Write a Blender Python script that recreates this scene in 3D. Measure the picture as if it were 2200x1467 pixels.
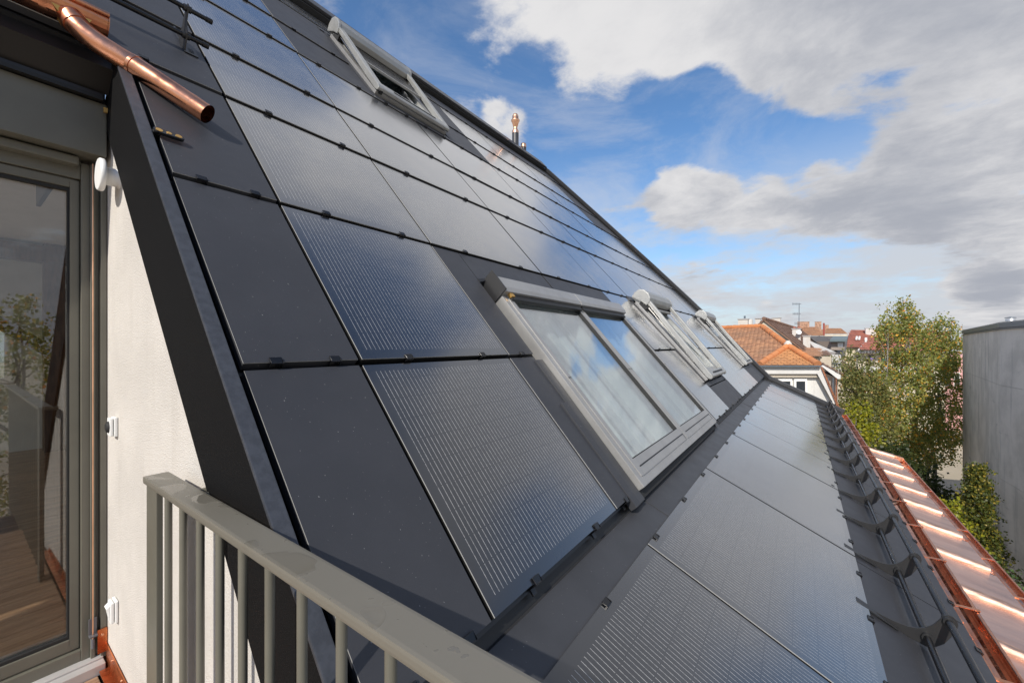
import bpy, bmesh, math, random
from mathutils import Vector, Matrix, noise as mnoise
random.seed(7)
for o in list(bpy.data.objects): bpy.data.objects.remove(o)
SC = bpy.context.scene
COL = SC.collection

# ------------------------------------------------------------------ camera
TH = 0.618998                       # yaw to the left of the eaves direction (+Y)
FPX, HY = 869.523, 740.18           # focal length and horizon row of the 2200 px wide photograph
FWD = Vector((-math.sin(TH), math.cos(TH), 0)); RGT = Vector((math.cos(TH), math.sin(TH), 0)); UP = Vector((0, 0, 1))
cam_d = bpy.data.cameras.new('camera'); cam = bpy.data.objects.new('camera', cam_d); COL.objects.link(cam)
cam.location = (0, 0, 0); cam.rotation_euler = (math.radians(90), 0, TH)
cam_d.sensor_width = 36; cam_d.lens = FPX / 2200 * 36
cam_d.shift_y = (HY - 733.5) / 2200
cam_d.clip_start = 0.05; cam_d.clip_end = 5000
SC.camera = cam

# ------------------------------------------------------------------ exposure
SC.view_settings.view_transform = 'Standard'; SC.view_settings.look = 'None'
SC.view_settings.exposure = 0.0; SC.view_settings.gamma = 1; SC.view_settings.use_curve_mapping = False

# ------------------------------------------------------------------ sun
SUN = Vector((0.20, -1.0, 0.82)).normalized()          # towards the sun
sl = bpy.data.lights.new('sun', 'SUN'); sl.energy = 4.8; sl.angle = math.radians(0.5); sl.color = (1, 0.94, 0.85)
so = bpy.data.objects.new('sun', sl); COL.objects.link(so)
so.rotation_euler = SUN.to_track_quat('Z', 'Y').to_euler(); so.location = (0, -20, 20)

# ------------------------------------------------------------------ node helper
class S:
    """a node socket with arithmetic"""
    def __init__(s, nt, sock): s.nt, s.k = nt, sock
    def _m(s, op, b=None, c=None, clamp=False):
        n = s.nt.nodes.new('ShaderNodeMath'); n.operation = op; n.use_clamp = clamp
        s.nt.links.new(s.k, n.inputs[0])
        for i, v in ((1, b), (2, c)):
            if v is None: continue
            if isinstance(v, S): s.nt.links.new(v.k, n.inputs[i])
            else: n.inputs[i].default_value = v
        return S(s.nt, n.outputs[0])
    def __add__(s, b): return s._m('ADD', b)
    __radd__ = __add__
    def __sub__(s, b): return s._m('SUBTRACT', b)
    def __rsub__(s, b): return s._m('MULTIPLY', -1.0)._m('ADD', b)
    def __mul__(s, b): return s._m('MULTIPLY', b)
    __rmul__ = __mul__
    def __truediv__(s, b): return s._m('DIVIDE', b)
    def pow(s, b): return s._m('POWER', b)
    def max(s, b): return s._m('MAXIMUM', b)
    def min(s, b): return s._m('MINIMUM', b)
    def lt(s, b): return s._m('LESS_THAN', b)
    def gt(s, b): return s._m('GREATER_THAN', b)
    def fract(s): return s._m('FRACT')
    def clamp(s): return s._m('ADD', 0.0, clamp=True)
    def step(s, a, b):
        n = s.nt.nodes.new('ShaderNodeMapRange'); n.interpolation_type = 'SMOOTHSTEP'
        s.nt.links.new(s.k, n.inputs[0]); n.inputs[1].default_value = a; n.inputs[2].default_value = b
        return S(s.nt, n.outputs[0])
def comb(nt, x, y, z=0.0):
    n = nt.nodes.new('ShaderNodeCombineXYZ')
    for i, v in enumerate((x, y, z)):
        if isinstance(v, S): nt.links.new(v.k, n.inputs[i])
        else: n.inputs[i].default_value = v
    return S(nt, n.outputs[0])
def fbm(nt, vec, scale, detail=5, rough=.55, dist=0.0):
    n = nt.nodes.new('ShaderNodeTexNoise'); n.inputs['Scale'].default_value = scale
    n.inputs['Detail'].default_value = detail; n.inputs['Roughness'].default_value = rough; n.inputs['Distortion'].default_value = dist
    if vec is not None: nt.links.new(vec.k, n.inputs['Vector'])
    return S(nt, n.outputs[0])
def mixc(nt, f, a, b):
    n = nt.nodes.new('ShaderNodeMix'); n.data_type = 'RGBA'
    if isinstance(f, S): nt.links.new(f.k, n.inputs[0])
    else: n.inputs[0].default_value = f
    for i, v in ((6, a), (7, b)):
        if isinstance(v, S): nt.links.new(v.k, n.inputs[i])
        else: n.inputs[i].default_value = (*v, 1) if len(v) == 3 else v
    return S(nt, n.outputs[2])
def sep(nt, vec):
    n = nt.nodes.new('ShaderNodeSeparateXYZ'); nt.links.new(vec.k, n.inputs[0])
    return [S(nt, n.outputs[i]) for i in range(3)]

# ------------------------------------------------------------------ sky: Nishita with clouds in the world shader
def pdir(x, y): return (FWD + RGT * ((x - 1100) / FPX) + UP * ((HY - y) / FPX))
W = bpy.data.worlds.new('World'); SC.world = W; W.use_nodes = True
nt = W.node_tree; nt.nodes.clear()
out = nt.nodes.new('ShaderNodeOutputWorld'); bg = nt.nodes.new('ShaderNodeBackground'); bg.inputs[1].default_value = 0.14
nt.links.new(bg.outputs[0], out.inputs[0])
sky = nt.nodes.new('ShaderNodeTexSky'); sky.sky_type = 'NISHITA'; sky.sun_disc = False
sky.sun_elevation = math.asin(SUN.z); sky.sun_rotation = math.atan2(SUN.x, SUN.y)
sky.altitude = 300; sky.air_density = 1.0; sky.dust_density = 0.6; sky.ozone_density = 2.5
tc = nt.nodes.new('ShaderNodeTexCoord'); D = S(nt, tc.outputs['Generated'])
dx, dy, dz = sep(nt, D)
zc = dz.max(0.0) + 0.16
P = comb(nt, dx / zc, dy / zc, 0.0)
warp = fbm(nt, P, 1.1, 3, .5)
P2 = comb(nt, dx / zc + warp * 0.5, dy / zc + warp * 0.3, 3.7)
n_big = fbm(nt, P2, 0.85, 10, .60)
n_fine = fbm(nt, P2, 3.1, 8, .62)
def blob(x, y, r, vec=None):
    """1 at the centre of a patch of sky (degrees radius r), 0 outside"""
    c = (pdir(x, y) if vec is None else Vector(vec)).normalized()
    d = dx * c.x + dy * c.y + dz * c.z
    return d.step(math.cos(math.radians(r)), 1.0)
def azel(az, el): az, el = math.radians(az), math.radians(el); return (math.sin(az) * math.cos(el), math.cos(az) * math.cos(el), math.sin(el))
CLOUDS = [(2000, 60, 18, .30), (1700, 60, 10, .22), (1560, 40, 9, .26), (1280, 90, 9, .34), (1400, 130, 6, .22), (2230, 330, 13, .30), (1480, 425, 6, .36), (1600, 445, 5, .30), (1720, 430, 6, .30), (1880, 425, 8, .34), (2010, 440, 6, .20),
          (2110, 607, 2.6, .40), (2165, 600, 2.4, .34), (2060, 612, 2.2, .3), (1085, 250, 3.4, .34), (1120, 275, 2.6, .2), (1645, 665, 1.5, .30), (1685, 672, 1.4, .24), (2120, 672, 3.4, .26), (2190, 662, 3.6, .28), (1050, 30, 6, .14)]
HOLES = [(1180, 215, 8, -.30), (1330, 270, 8, -.40), (1500, 270, 7, -.36), (1640, 320, 6, -.34), (1770, 350, 5, -.26), (1300, 350, 7, -.30), (900, 90, 9, -.16), (1960, 545, 6, -.16), (1650, 230, 4, -.16), (1840, 235, 6, -.22), (2090, 175, 4, -.14)]
ABOVE = [(-22, 50, 17, .46), (-34, 60, 12, .36), (-14, 39, 9, .28), (-50, 64, 9, .16), (20, 42, 17, .18), (60, 40, 26, .16), (86, 14, 22, .34), (-52, 53, 10, -.60), (-5, 60, 14, -.75), (-10, 27, 6, -.16)]
DARK = [(1930, 60, 15, .22), (1720, 40, 9, .12), (2200, 300, 13, .22), (1880, 450, 7, .24), (1760, 465, 5, .14), (2010, 455, 5, .18), (2120, 618, 3.0, .26), (2180, 612, 3.0, .22)]
LIGHT = [(1290, 110, 9, -.14), (1430, 150, 6, -.18), (1480, 405, 5, -.26), (1610, 415, 4.5, -.2), (2080, 320, 7, -.2)]
cov = (n_big - 0.5) * 1.05 + (n_fine - 0.5) * 1.05 + (fbm(nt, P2, 9.0, 6, .62) - 0.5) * 0.35 + 0.49
for x, y, r, w in CLOUDS + HOLES: cov = cov + blob(x, y, r) * w
for a_, e_, r, w in ABOVE: cov = cov + blob(0, 0, r, azel(a_, e_)) * w
dark = blob(0, 0, 24, azel(86, 14)) * 0.8 - blob(0, 0, 24, azel(-24, 50)) * 0.6
for x, y, r, w in DARK + LIGHT: dark = dark + blob(x, y, r) * w
alpha = cov.step(0.50, 0.76)
thick = cov.step(0.72, 1.15)
streak = fbm(nt, comb(nt, dx / zc * 0.6, dy / zc * 0.6, 9.0), 2.4, 9, .64).step(.34, .58) * (1.0 - dz.step(0.14, 0.46)) * 0.92
veil = fbm(nt, P2, 1.9, 9, .66, .6).step(.42, .74) * 0.34 + 0.02
n_sh = fbm(nt, comb(nt, dx / zc + warp * 0.4, dy / zc - 0.10, 1.3), 2.4, 10, .64)
shade = ((n_sh - 0.5) * 1.9 + (n_fine - 0.5) * 1.2 + 0.22 + thick * 0.22 + dark).step(-0.45, 1.12)
c_hi = (5.6, 5.55, 5.6); c_lo = (2.9, 3.05, 3.45)
ccol = mixc(nt, shade, c_hi, c_lo)
skyc = S(nt, sky.outputs[0])
hs = nt.nodes.new('ShaderNodeHueSaturation'); hs.inputs['Saturation'].default_value = 1.18; hs.inputs['Value'].default_value = 1.20
nt.links.new(skyc.k, hs.inputs['Color'])
low = 1.0 - dz.step(0.0, 0.30)
base = mixc(nt, low * 0.72, S(nt, hs.outputs[0]), (3.5, 4.05, 4.75))
base = mixc(nt, veil, base, (4.8, 4.9, 5.2))
base = mixc(nt, streak, base, (4.4, 4.6, 4.95))
final = mixc(nt, alpha, base, ccol)
nt.links.new(final.k, bg.inputs[0])

# ------------------------------------------------------------------ materials
MAT = {}
def lin(c): return tuple(((v / 255) / 12.92 if v / 255 <= .04045 else ((v / 255 + .055) / 1.055) ** 2.4) for v in c)
def mat(name, base, rough=.5, metal=0.0, var=0.0, vscale=8, vcol=None, bump=0.0, bscale=60, rvar=0.0, spec=.5, stretch=None, coat=0.0, detail=6):
    m = bpy.data.materials.new(name); m.use_nodes = True; nt = m.node_tree
    b = nt.nodes['Principled BSDF']; b.inputs['Base Color'].default_value = (*base, 1); b.inputs['Roughness'].default_value = rough
    b.inputs['Metallic'].default_value = metal; b.inputs['Specular IOR Level'].default_value = spec; b.inputs['Coat Weight'].default_value = coat
    tc = nt.nodes.new('ShaderNodeTexCoord'); V = S(nt, tc.outputs['Object'])
    if stretch:
        mp = nt.nodes.new('ShaderNodeMapping'); mp.inputs['Scale'].default_value = stretch; nt.links.new(V.k, mp.inputs[0]); V = S(nt, mp.outputs[0])
    if var or vcol:
        n = fbm(nt, V, vscale, detail, .6)
        c2 = vcol or tuple(v * (1 - var) for v in base)
        c1 = base if vcol else tuple(min(1, v * (1 + var)) for v in base)
        nt.links.new(mixc(nt, n.step(.36, .64), c1, c2).k, b.inputs['Base Color'])
    if rvar:
        n = fbm(nt, V, vscale * 1.7, 5, .6)
        nt.links.new((n.step(.3, .7) * rvar + (rough - rvar / 2)).k, b.inputs['Roughness'])
    if bump:
        n = fbm(nt, V, bscale, 4, .6); bp = nt.nodes.new('ShaderNodeBump'); bp.inputs['Strength'].default_value = bump; bp.inputs['Distance'].default_value = .01
        nt.links.new(n.k, bp.inputs['Height']); nt.links.new(bp.outputs[0], b.inputs['Normal'])
    MAT[name] = m; return m
mat('blind', (.032, .033, .038), .50, 0, .05, 5, bump=.03, bscale=240, rvar=.06)
mat('anthracite', (.036, .037, .041), .44, .0, .08, 5, bump=.02, bscale=200, rvar=.08)
mat('verge_black', (.007, .007, .0075), .65, 0, .6, 300, bump=.25, bscale=420, spec=.10)
mat('verge_cap', (.042, .046, .056), .45, 0, .15, 40, bump=.10, bscale=350)
mat('glint_edge', (.42, .42, .41), .4, .2)  # pale panel edge, the sun's glint on it put into the colour
mat('black', (.008, .008, .008), .5)
mat('rubber', (.012, .012, .012), .7)
mat('black_metal', (.006, .006, .007), .26, 0, rvar=.1)
mat('plate', (.022, .022, .023), .4)
mat('plaster', (.61, .575, .53), .9, 0, .06, 2.2, bump=.6, bscale=260)
mat('plaster_white', (.78, .77, .74), .8, 0, .04, 5)
mat('olive', (.130, .124, .099), .38, 0, .08, 3, rvar=.1)
mat('olive_dark', (.052, .052, .045), .42, 0, .1, 6)
mat('fascia', (.012, .013, .017), .4, 0, .2, 30)
mat('alu', (.60, .60, .60), .34, 1.0, .08, 5, rvar=.12, stretch=(1, 1, 8))
mat('alu_sill', (.46, .45, .44), .4, .2, .06, 5)
mat('alu_frame', (.30, .295, .285), .36, .35, .06, 5, rvar=.1)
mat('alu_light', (.34, .34, .325), .36, .4, .05, 5, rvar=.12)
mat('zinc_vent', (.62, .60, .58), .35, .8)
mat('copper', (.74, .34, .20), .26, 1.0, 0, 7, vcol=(.52, .23, .14), rvar=.22)
mat('copper_bright', (.86, .50, .32), .40, 1.0, .1, 12, rvar=.1)
mat('copper_sheet', (.64, .45, .38), .45, .85, 0, 3.0, vcol=(.52, .36, .31), rvar=.2, stretch=(.6, 2.5, 1))
mat('seam_copper', (.66, .43, .32), .50, 1.0, .22, 14, rvar=.18, bump=.25, bscale=30, stretch=(.35, 3, 3))
mat('copper_red', (.66, .22, .09), .3, .9, .25, 14, rvar=.2)
mat('brass', (.66, .40, .12), .42, .8, .1, 20)
mat('white_plastic', (.82, .82, .80), .38)
mat('grey_plastic', (.10, .10, .11), .5)
mat('steel', (.55, .53, .50), .25, 1.0)
mat('deck_wood', (.33, .22, .14), .6, 0, 0, 3, vcol=(.20, .12, .07), stretch=(14, 1.2, 14), bump=.1, bscale=20)
mat('parquet', (.40, .25, .15), .35, 0, 0, 3, vcol=(.22, .125, .07), stretch=(12, 1.0, 12))
mat('beam_wood', (.16, .075, .035), .6, 0, 0, 4, vcol=(.08, .035, .016), stretch=(6, 6, 1))
mat('curtain', (.72, .71, .69), .9)
mat('concrete', (.72, .67, .60), .85, 0, .0, 1.2, vcol=(.58, .54, .48), bump=.25, bscale=9, detail=9)
def concrete_stains():
    nt = MAT['concrete'].node_tree; b = nt.nodes['Principled BSDF']; old = S(nt, b.inputs['Base Color'].links[0].from_socket)
    tc = nt.nodes.new('ShaderNodeTexCoord'); V = S(nt, tc.outputs['Object']); x, y, z = sep(nt, V)
    smear = fbm(nt, comb(nt, x * .5, y * .5 + z * .35, z * 2.6), 1.0, 8, .68).step(.60, .72)
    drip = fbm(nt, comb(nt, x * 3.5, y * 3.5, z * .25), 1.0, 6, .6).step(.52, .68)
    crack = fbm(nt, comb(nt, x * 2, y * 2, z * 2), 1.6, 10, .75).step(.62, .66) * z.step(-1.2, -.2)
    c = mixc(nt, smear * .55, old, (.20, .20, .19)); c = mixc(nt, drip * .50, c, (.26, .255, .24)); c = mixc(nt, crack * .45, c, (.16, .16, .155))
    nt.links.new(c.k, b.inputs['Base Color'])
concrete_stains()
def dust(name, amount):
    """pale specks and faint scuffs on the powder coated sheets"""
    nt = MAT[name].node_tree; b = nt.nodes['Principled BSDF']; old = S(nt, b.inputs['Base Color'].links[0].from_socket)
    tc = nt.nodes.new('ShaderNodeTexCoord'); V = S(nt, tc.outputs['Object'])
    speck = fbm(nt, V, 170, 2, .5).step(.735, .78); scuff = fbm(nt, V, 6.5, 9, .8).step(.66, .80)
    c = mixc(nt, speck * amount, old, (.45, .45, .44)); c = mixc(nt, scuff * .40 * amount, c, (.20, .20, .20))
    nt.links.new(c.k, b.inputs['Base Color'])
def streaks(name, col, f):
    """faint vertical weather streaks"""
    nt = MAT[name].node_tree; b = nt.nodes['Principled BSDF']; old = S(nt, b.inputs['Base Color'].links[0].from_socket)
    tc = nt.nodes.new('ShaderNodeTexCoord'); x, y, z = sep(nt, S(nt, tc.outputs['Object']))
    d = fbm(nt, comb(nt, x * 9, y * 9, z * .8), 1.0, 7, .65).step(.50, .74); g_ = fbm(nt, comb(nt, x, y, z), 130, 3, .6).step(.60, .72)
    nt.links.new(mixc(nt, (d * f + g_ * f * .8).clamp(), old, col).k, b.inputs['Base Color'])
dust('blind', .6); dust('anthracite', .5)
mat('zinc', (.16, .19, .22), .4, .6)
mat('gravel_top', (.50, .46, .40), .9, 0, .2, 6)
mat('bark', (.33, .31, .28), .8, 0, 0, 5, vcol=(.07, .06, .05), stretch=(1, 1, 3))
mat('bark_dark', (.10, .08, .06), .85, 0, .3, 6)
mat('render_white', (.60, .585, .555), .85, 0, .06, 1.0)
mat('render_cream', (.62, .55, .42), .85, 0, .08, 1.0)
mat('render_beige', (.55, .48, .38), .85, 0, .08, 1.0)
mat('render_grey', (.42, .41, .40), .85, 0, .08, 1.0)
mat('render_pink', (.62, .33, .31), .85, 0, .08, 1.0)
mat('render_taupe', (.30, .25, .21), .85, 0, .1, 1.0)
mat('chimney_white', (.60, .58, .55), .85, 0, 0, 1.5, vcol=(.55, .50, .44))
mat('chimney_brick', (.36, .22, .15), .85, 0, .3, 4)
mat('dark_slate', (.10, .09, .085), .6, 0, .25, 1.5)
mat('flat_roof', (.13, .17, .18), .5)
mat('window_dark', (.03, .035, .04), .08)
mat('cloth_orange', (.75, .22, .03), .9); mat('cloth_purple', (.28, .20, .42), .9); mat('cloth_green', (.05, .22, .16), .9)
mat('asphalt', (.05, .05, .05), .9)
mat('ground', (.42, .36, .28), .95, 0, 0, .12, vcol=(.34, .29, .21))
mat('grass', (.05, .07, .02), .95, 0, .4, 2)
mat('red_paint', (.30, .07, .05), .6)
mat('white_print', (.45, .45, .45), .6)
streaks('plaster', (.40, .36, .31), .24); streaks('render_white', (.40, .38, .34), .25)

def glossy_cover(nt, b, rough, f0, power, top=.95):
    """glass sheet over a dark base: glossy reflection that grows towards grazing angles"""
    o = nt.nodes['Material Output']; mx = nt.nodes.new('ShaderNodeMixShader'); ge = nt.nodes.new('ShaderNodeNewGeometry')
    dt = nt.nodes.new('ShaderNodeVectorMath'); dt.operation = 'DOT_PRODUCT'; nt.links.new(ge.outputs['Normal'], dt.inputs[0]); nt.links.new(ge.outputs['Incoming'], dt.inputs[1])
    c = 1.0 - S(nt, dt.outputs['Value'])._m('ABSOLUTE')
    g = nt.nodes.new('ShaderNodeBsdfGlossy'); g.inputs[0].default_value = (1, 1, 1, 1)
    if isinstance(rough, S): nt.links.new(rough.k, g.inputs['Roughness'])
    else: g.inputs['Roughness'].default_value = rough
    f = (c.pow(power) * (top - f0) + f0).clamp()
    nt.links.new(f.k, mx.inputs[0]); nt.links.new(b.outputs[0], mx.inputs[1]); nt.links.new(g.outputs[0], mx.inputs[2]); nt.links.new(mx.outputs[0], o.inputs[0])
def mat_pv():
    m = bpy.data.materials.new('pv_cells'); m.use_nodes = True; nt = m.node_tree; b = nt.nodes['Principled BSDF']
    uvn = nt.nodes.new('ShaderNodeUVMap'); uvn.uv_map = 'UVMap'
    u, v, _ = sep(nt, S(nt, uvn.outputs[0]))
    tc = nt.nodes.new('ShaderNodeTexCoord'); V = S(nt, tc.outputs['Object'])
    line = (u / 0.0186).fract().lt(0.066)
    dash = fbm(nt, V, 90, 2, .5).step(.30, .60)
    gap = 1.0 - ((v / 0.0835).fract().lt(0.035))
    line = line * gap * (dash * 0.5 + 0.5)
    col = mixc(nt, line, (.010, .011, .014), (.50, .49, .47))
    nt.links.new(col.k, b.inputs['Base Color'])
    b.inputs['Roughness'].default_value = .35; b.inputs['Specular IOR Level'].default_value = .3
    r = fbm(nt, V, 5, 4, .6).step(.3, .7) * 0.06 + 0.15
    glossy_cover(nt, b, r, .038, 2.25)
    MAT['pv_cells'] = m
    e = bpy.data.materials.new('pv_edge'); e.use_nodes = True; b = e.node_tree.nodes['Principled BSDF']
    b.inputs['Base Color'].default_value = (.010, .011, .014, 1); b.inputs['Roughness'].default_value = .35; b.inputs['Specular IOR Level'].default_value = .3
    glossy_cover(e.node_tree, b, .17, .038, 2.25)
    MAT['pv_edge'] = e
mat_pv()

def mat_glass(name, f0, tint, boost=1.0):
    m = bpy.data.materials.new(name); m.use_nodes = True; nt = m.node_tree; nt.nodes.clear()
    o = nt.nodes.new('ShaderNodeOutputMaterial'); mx = nt.nodes.new('ShaderNodeMixShader'); ge = nt.nodes.new('ShaderNodeNewGeometry')
    dt = nt.nodes.new('ShaderNodeVectorMath'); dt.operation = 'DOT_PRODUCT'; nt.links.new(ge.outputs['Normal'], dt.inputs[0]); nt.links.new(ge.outputs['Incoming'], dt.inputs[1])
    c = 1.0 - S(nt, dt.outputs['Value'])._m('ABSOLUTE')
    t = nt.nodes.new('ShaderNodeBsdfTransparent'); t.inputs[0].default_value = (*tint, 1)
    g = nt.nodes.new('ShaderNodeBsdfGlossy'); g.inputs['Roughness'].default_value = 0.012; g.inputs[0].default_value = (1, 1, 1, 1)
    f = ((c.pow(5.0) * (1 - f0) + f0) * boost).clamp()
    nt.links.new(f.k, mx.inputs[0]); nt.links.new(t.outputs[0], mx.inputs[1]); nt.links.new(g.outputs[0], mx.inputs[2]); nt.links.new(mx.outputs[0], o.inputs[0])
    MAT[name] = m
mat_glass('glass_door', .09, (.80, .82, .80), 1.3)
mat_glass('glass_roof', .30, (.88, .94, .95), 1.15)

def mat_leaf(name, cols, trans=.45):
    m = bpy.data.materials.new(name); m.use_nodes = True; nt = m.node_tree; b = nt.nodes['Principled BSDF']; o = nt.nodes['Material Output']
    g = nt.nodes.new('ShaderNodeNewGeometry'); r = nt.nodes.new('ShaderNodeValToRGB'); cr = r.color_ramp; cr.interpolation = 'LINEAR'
    while len(cr.elements) < len(cols): cr.elements.new(.5)
    for e, (p, c) in zip(cr.elements, cols): e.position = p; e.color = (*c, 1)
    nt.links.new(g.outputs['Random Per Island'], r.inputs[0]); nt.links.new(r.outputs[0], b.inputs['Base Color']); b.inputs['Roughness'].default_value = .5
    tl = nt.nodes.new('ShaderNodeBsdfTranslucent'); nt.links.new(r.outputs[0], tl.inputs[0]); mx = nt.nodes.new('ShaderNodeMixShader'); mx.inputs[0].default_value = trans
    nt.links.new(b.outputs[0], mx.inputs[1]); nt.links.new(tl.outputs[0], mx.inputs[2]); nt.links.new(mx.outputs[0], o.inputs[0])
    MAT[name] = m
mat_leaf('leaf_birch', [(0, (0.144, 0.183, 0.041)), (.35, (0.223, 0.261, 0.058)), (.70, (0.338, 0.338, 0.093)), (.88, (0.444, 0.392, 0.078)), (.95, (0.939, 0.522, 0.053)), (1, (0.783, 0.223, 0.053))])
mat_leaf('leaf_olive', [(0, (0.121, 0.145, 0.044)), (.5, (0.206, 0.217, 0.063)), (.9, (0.314, 0.290, 0.097)), (1, (0.531, 0.290, 0.072))])
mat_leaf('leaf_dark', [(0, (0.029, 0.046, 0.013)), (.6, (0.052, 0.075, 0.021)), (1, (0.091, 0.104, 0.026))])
mat_leaf('leaf_yellow', [(0, (.16, .20, .014)), (.6, (.32, .33, .02)), (1, (.42, .36, .025))], .45)
mat_leaf('leaf_fresh', [(0, (.05, .10, .03)), (.6, (.10, .16, .05)), (1, (.16, .22, .08))], .4)
mat_leaf('leaf_conifer', [(0, (0.055, 0.075, 0.017)), (.5, (0.101, 0.127, 0.023)), (.82, (0.237, 0.220, 0.034)), (1, (0.473, 0.338, 0.051))])

def mat_tile(name, c0, c1, c2):
    m = bpy.data.materials.new(name); m.use_nodes = True; nt = m.node_tree; b = nt.nodes['Principled BSDF']
    g = nt.nodes.new('ShaderNodeNewGeometry'); tc = nt.nodes.new('ShaderNodeTexCoord')
    r = S(nt, g.outputs['Random Per Island'])
    n = fbm(nt, S(nt, tc.outputs['Object']), .9, 5, .6).step(.4, .7)
    nt.links.new(mixc(nt, n * .6, mixc(nt, r, c0, c1), c2).k, b.inputs['Base Color']); b.inputs['Roughness'].default_value = .8
    MAT[name] = m
mat_tile('tile_orange', (.52, .27, .14), (.36, .18, .10), (.28, .17, .11))
mat_tile('tile_orange_lit', (.58, .28, .11), (.46, .21, .08), (.40, .20, .10))  # lighter copy of the orange tile, brighter light on the hip put into colour
mat_tile('tile_red', (.40, .14, .09), (.30, .10, .07), (.22, .09, .07))
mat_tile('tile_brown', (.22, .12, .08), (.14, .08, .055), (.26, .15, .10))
mat_tile('ridge_tile', (.60, .23, .08), (.45, .17, .06), (.40, .18, .09))

# rail paint: olive grey with puddles of rain water
def mat_wet():
    m = bpy.data.materials.new('wet_rail'); m.use_nodes = True; nt = m.node_tree; b = nt.nodes['Principled BSDF']
    tc = nt.nodes.new('ShaderNodeTexCoord'); g = nt.nodes.new('ShaderNodeNewGeometry')
    V = S(nt, tc.outputs['Object']); nz = sep(nt, S(nt, g.outputs['Normal']))[2].step(.8, .97)
    n = fbm(nt, V, 12, 1, .4, .35); wet = n.step(.60, .64) * nz
    edge = n.step(.58, .61) * (1.0 - n.step(.63, .66)) * nz
    d = fbm(nt, V, 60, 2, .5).step(.67, .70) * nz
    wet = (wet + d).clamp()
    nt.links.new(mixc(nt, wet, (.150, .139, .114), (.140, .129, .105)).k, b.inputs['Base Color'])
    nt.links.new((0.40 - wet * 0.34).k, b.inputs['Roughness'])
    bp = nt.nodes.new('ShaderNodeBump'); bp.inputs['Strength'].default_value = .22; bp.inputs['Distance'].default_value = .002
    nt.links.new((n.step(.58, .66) + d).k, bp.inputs['Height']); nt.links.new(bp.outputs[0], b.inputs['Normal'])
    MAT['wet_rail'] = m
mat_wet()

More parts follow.
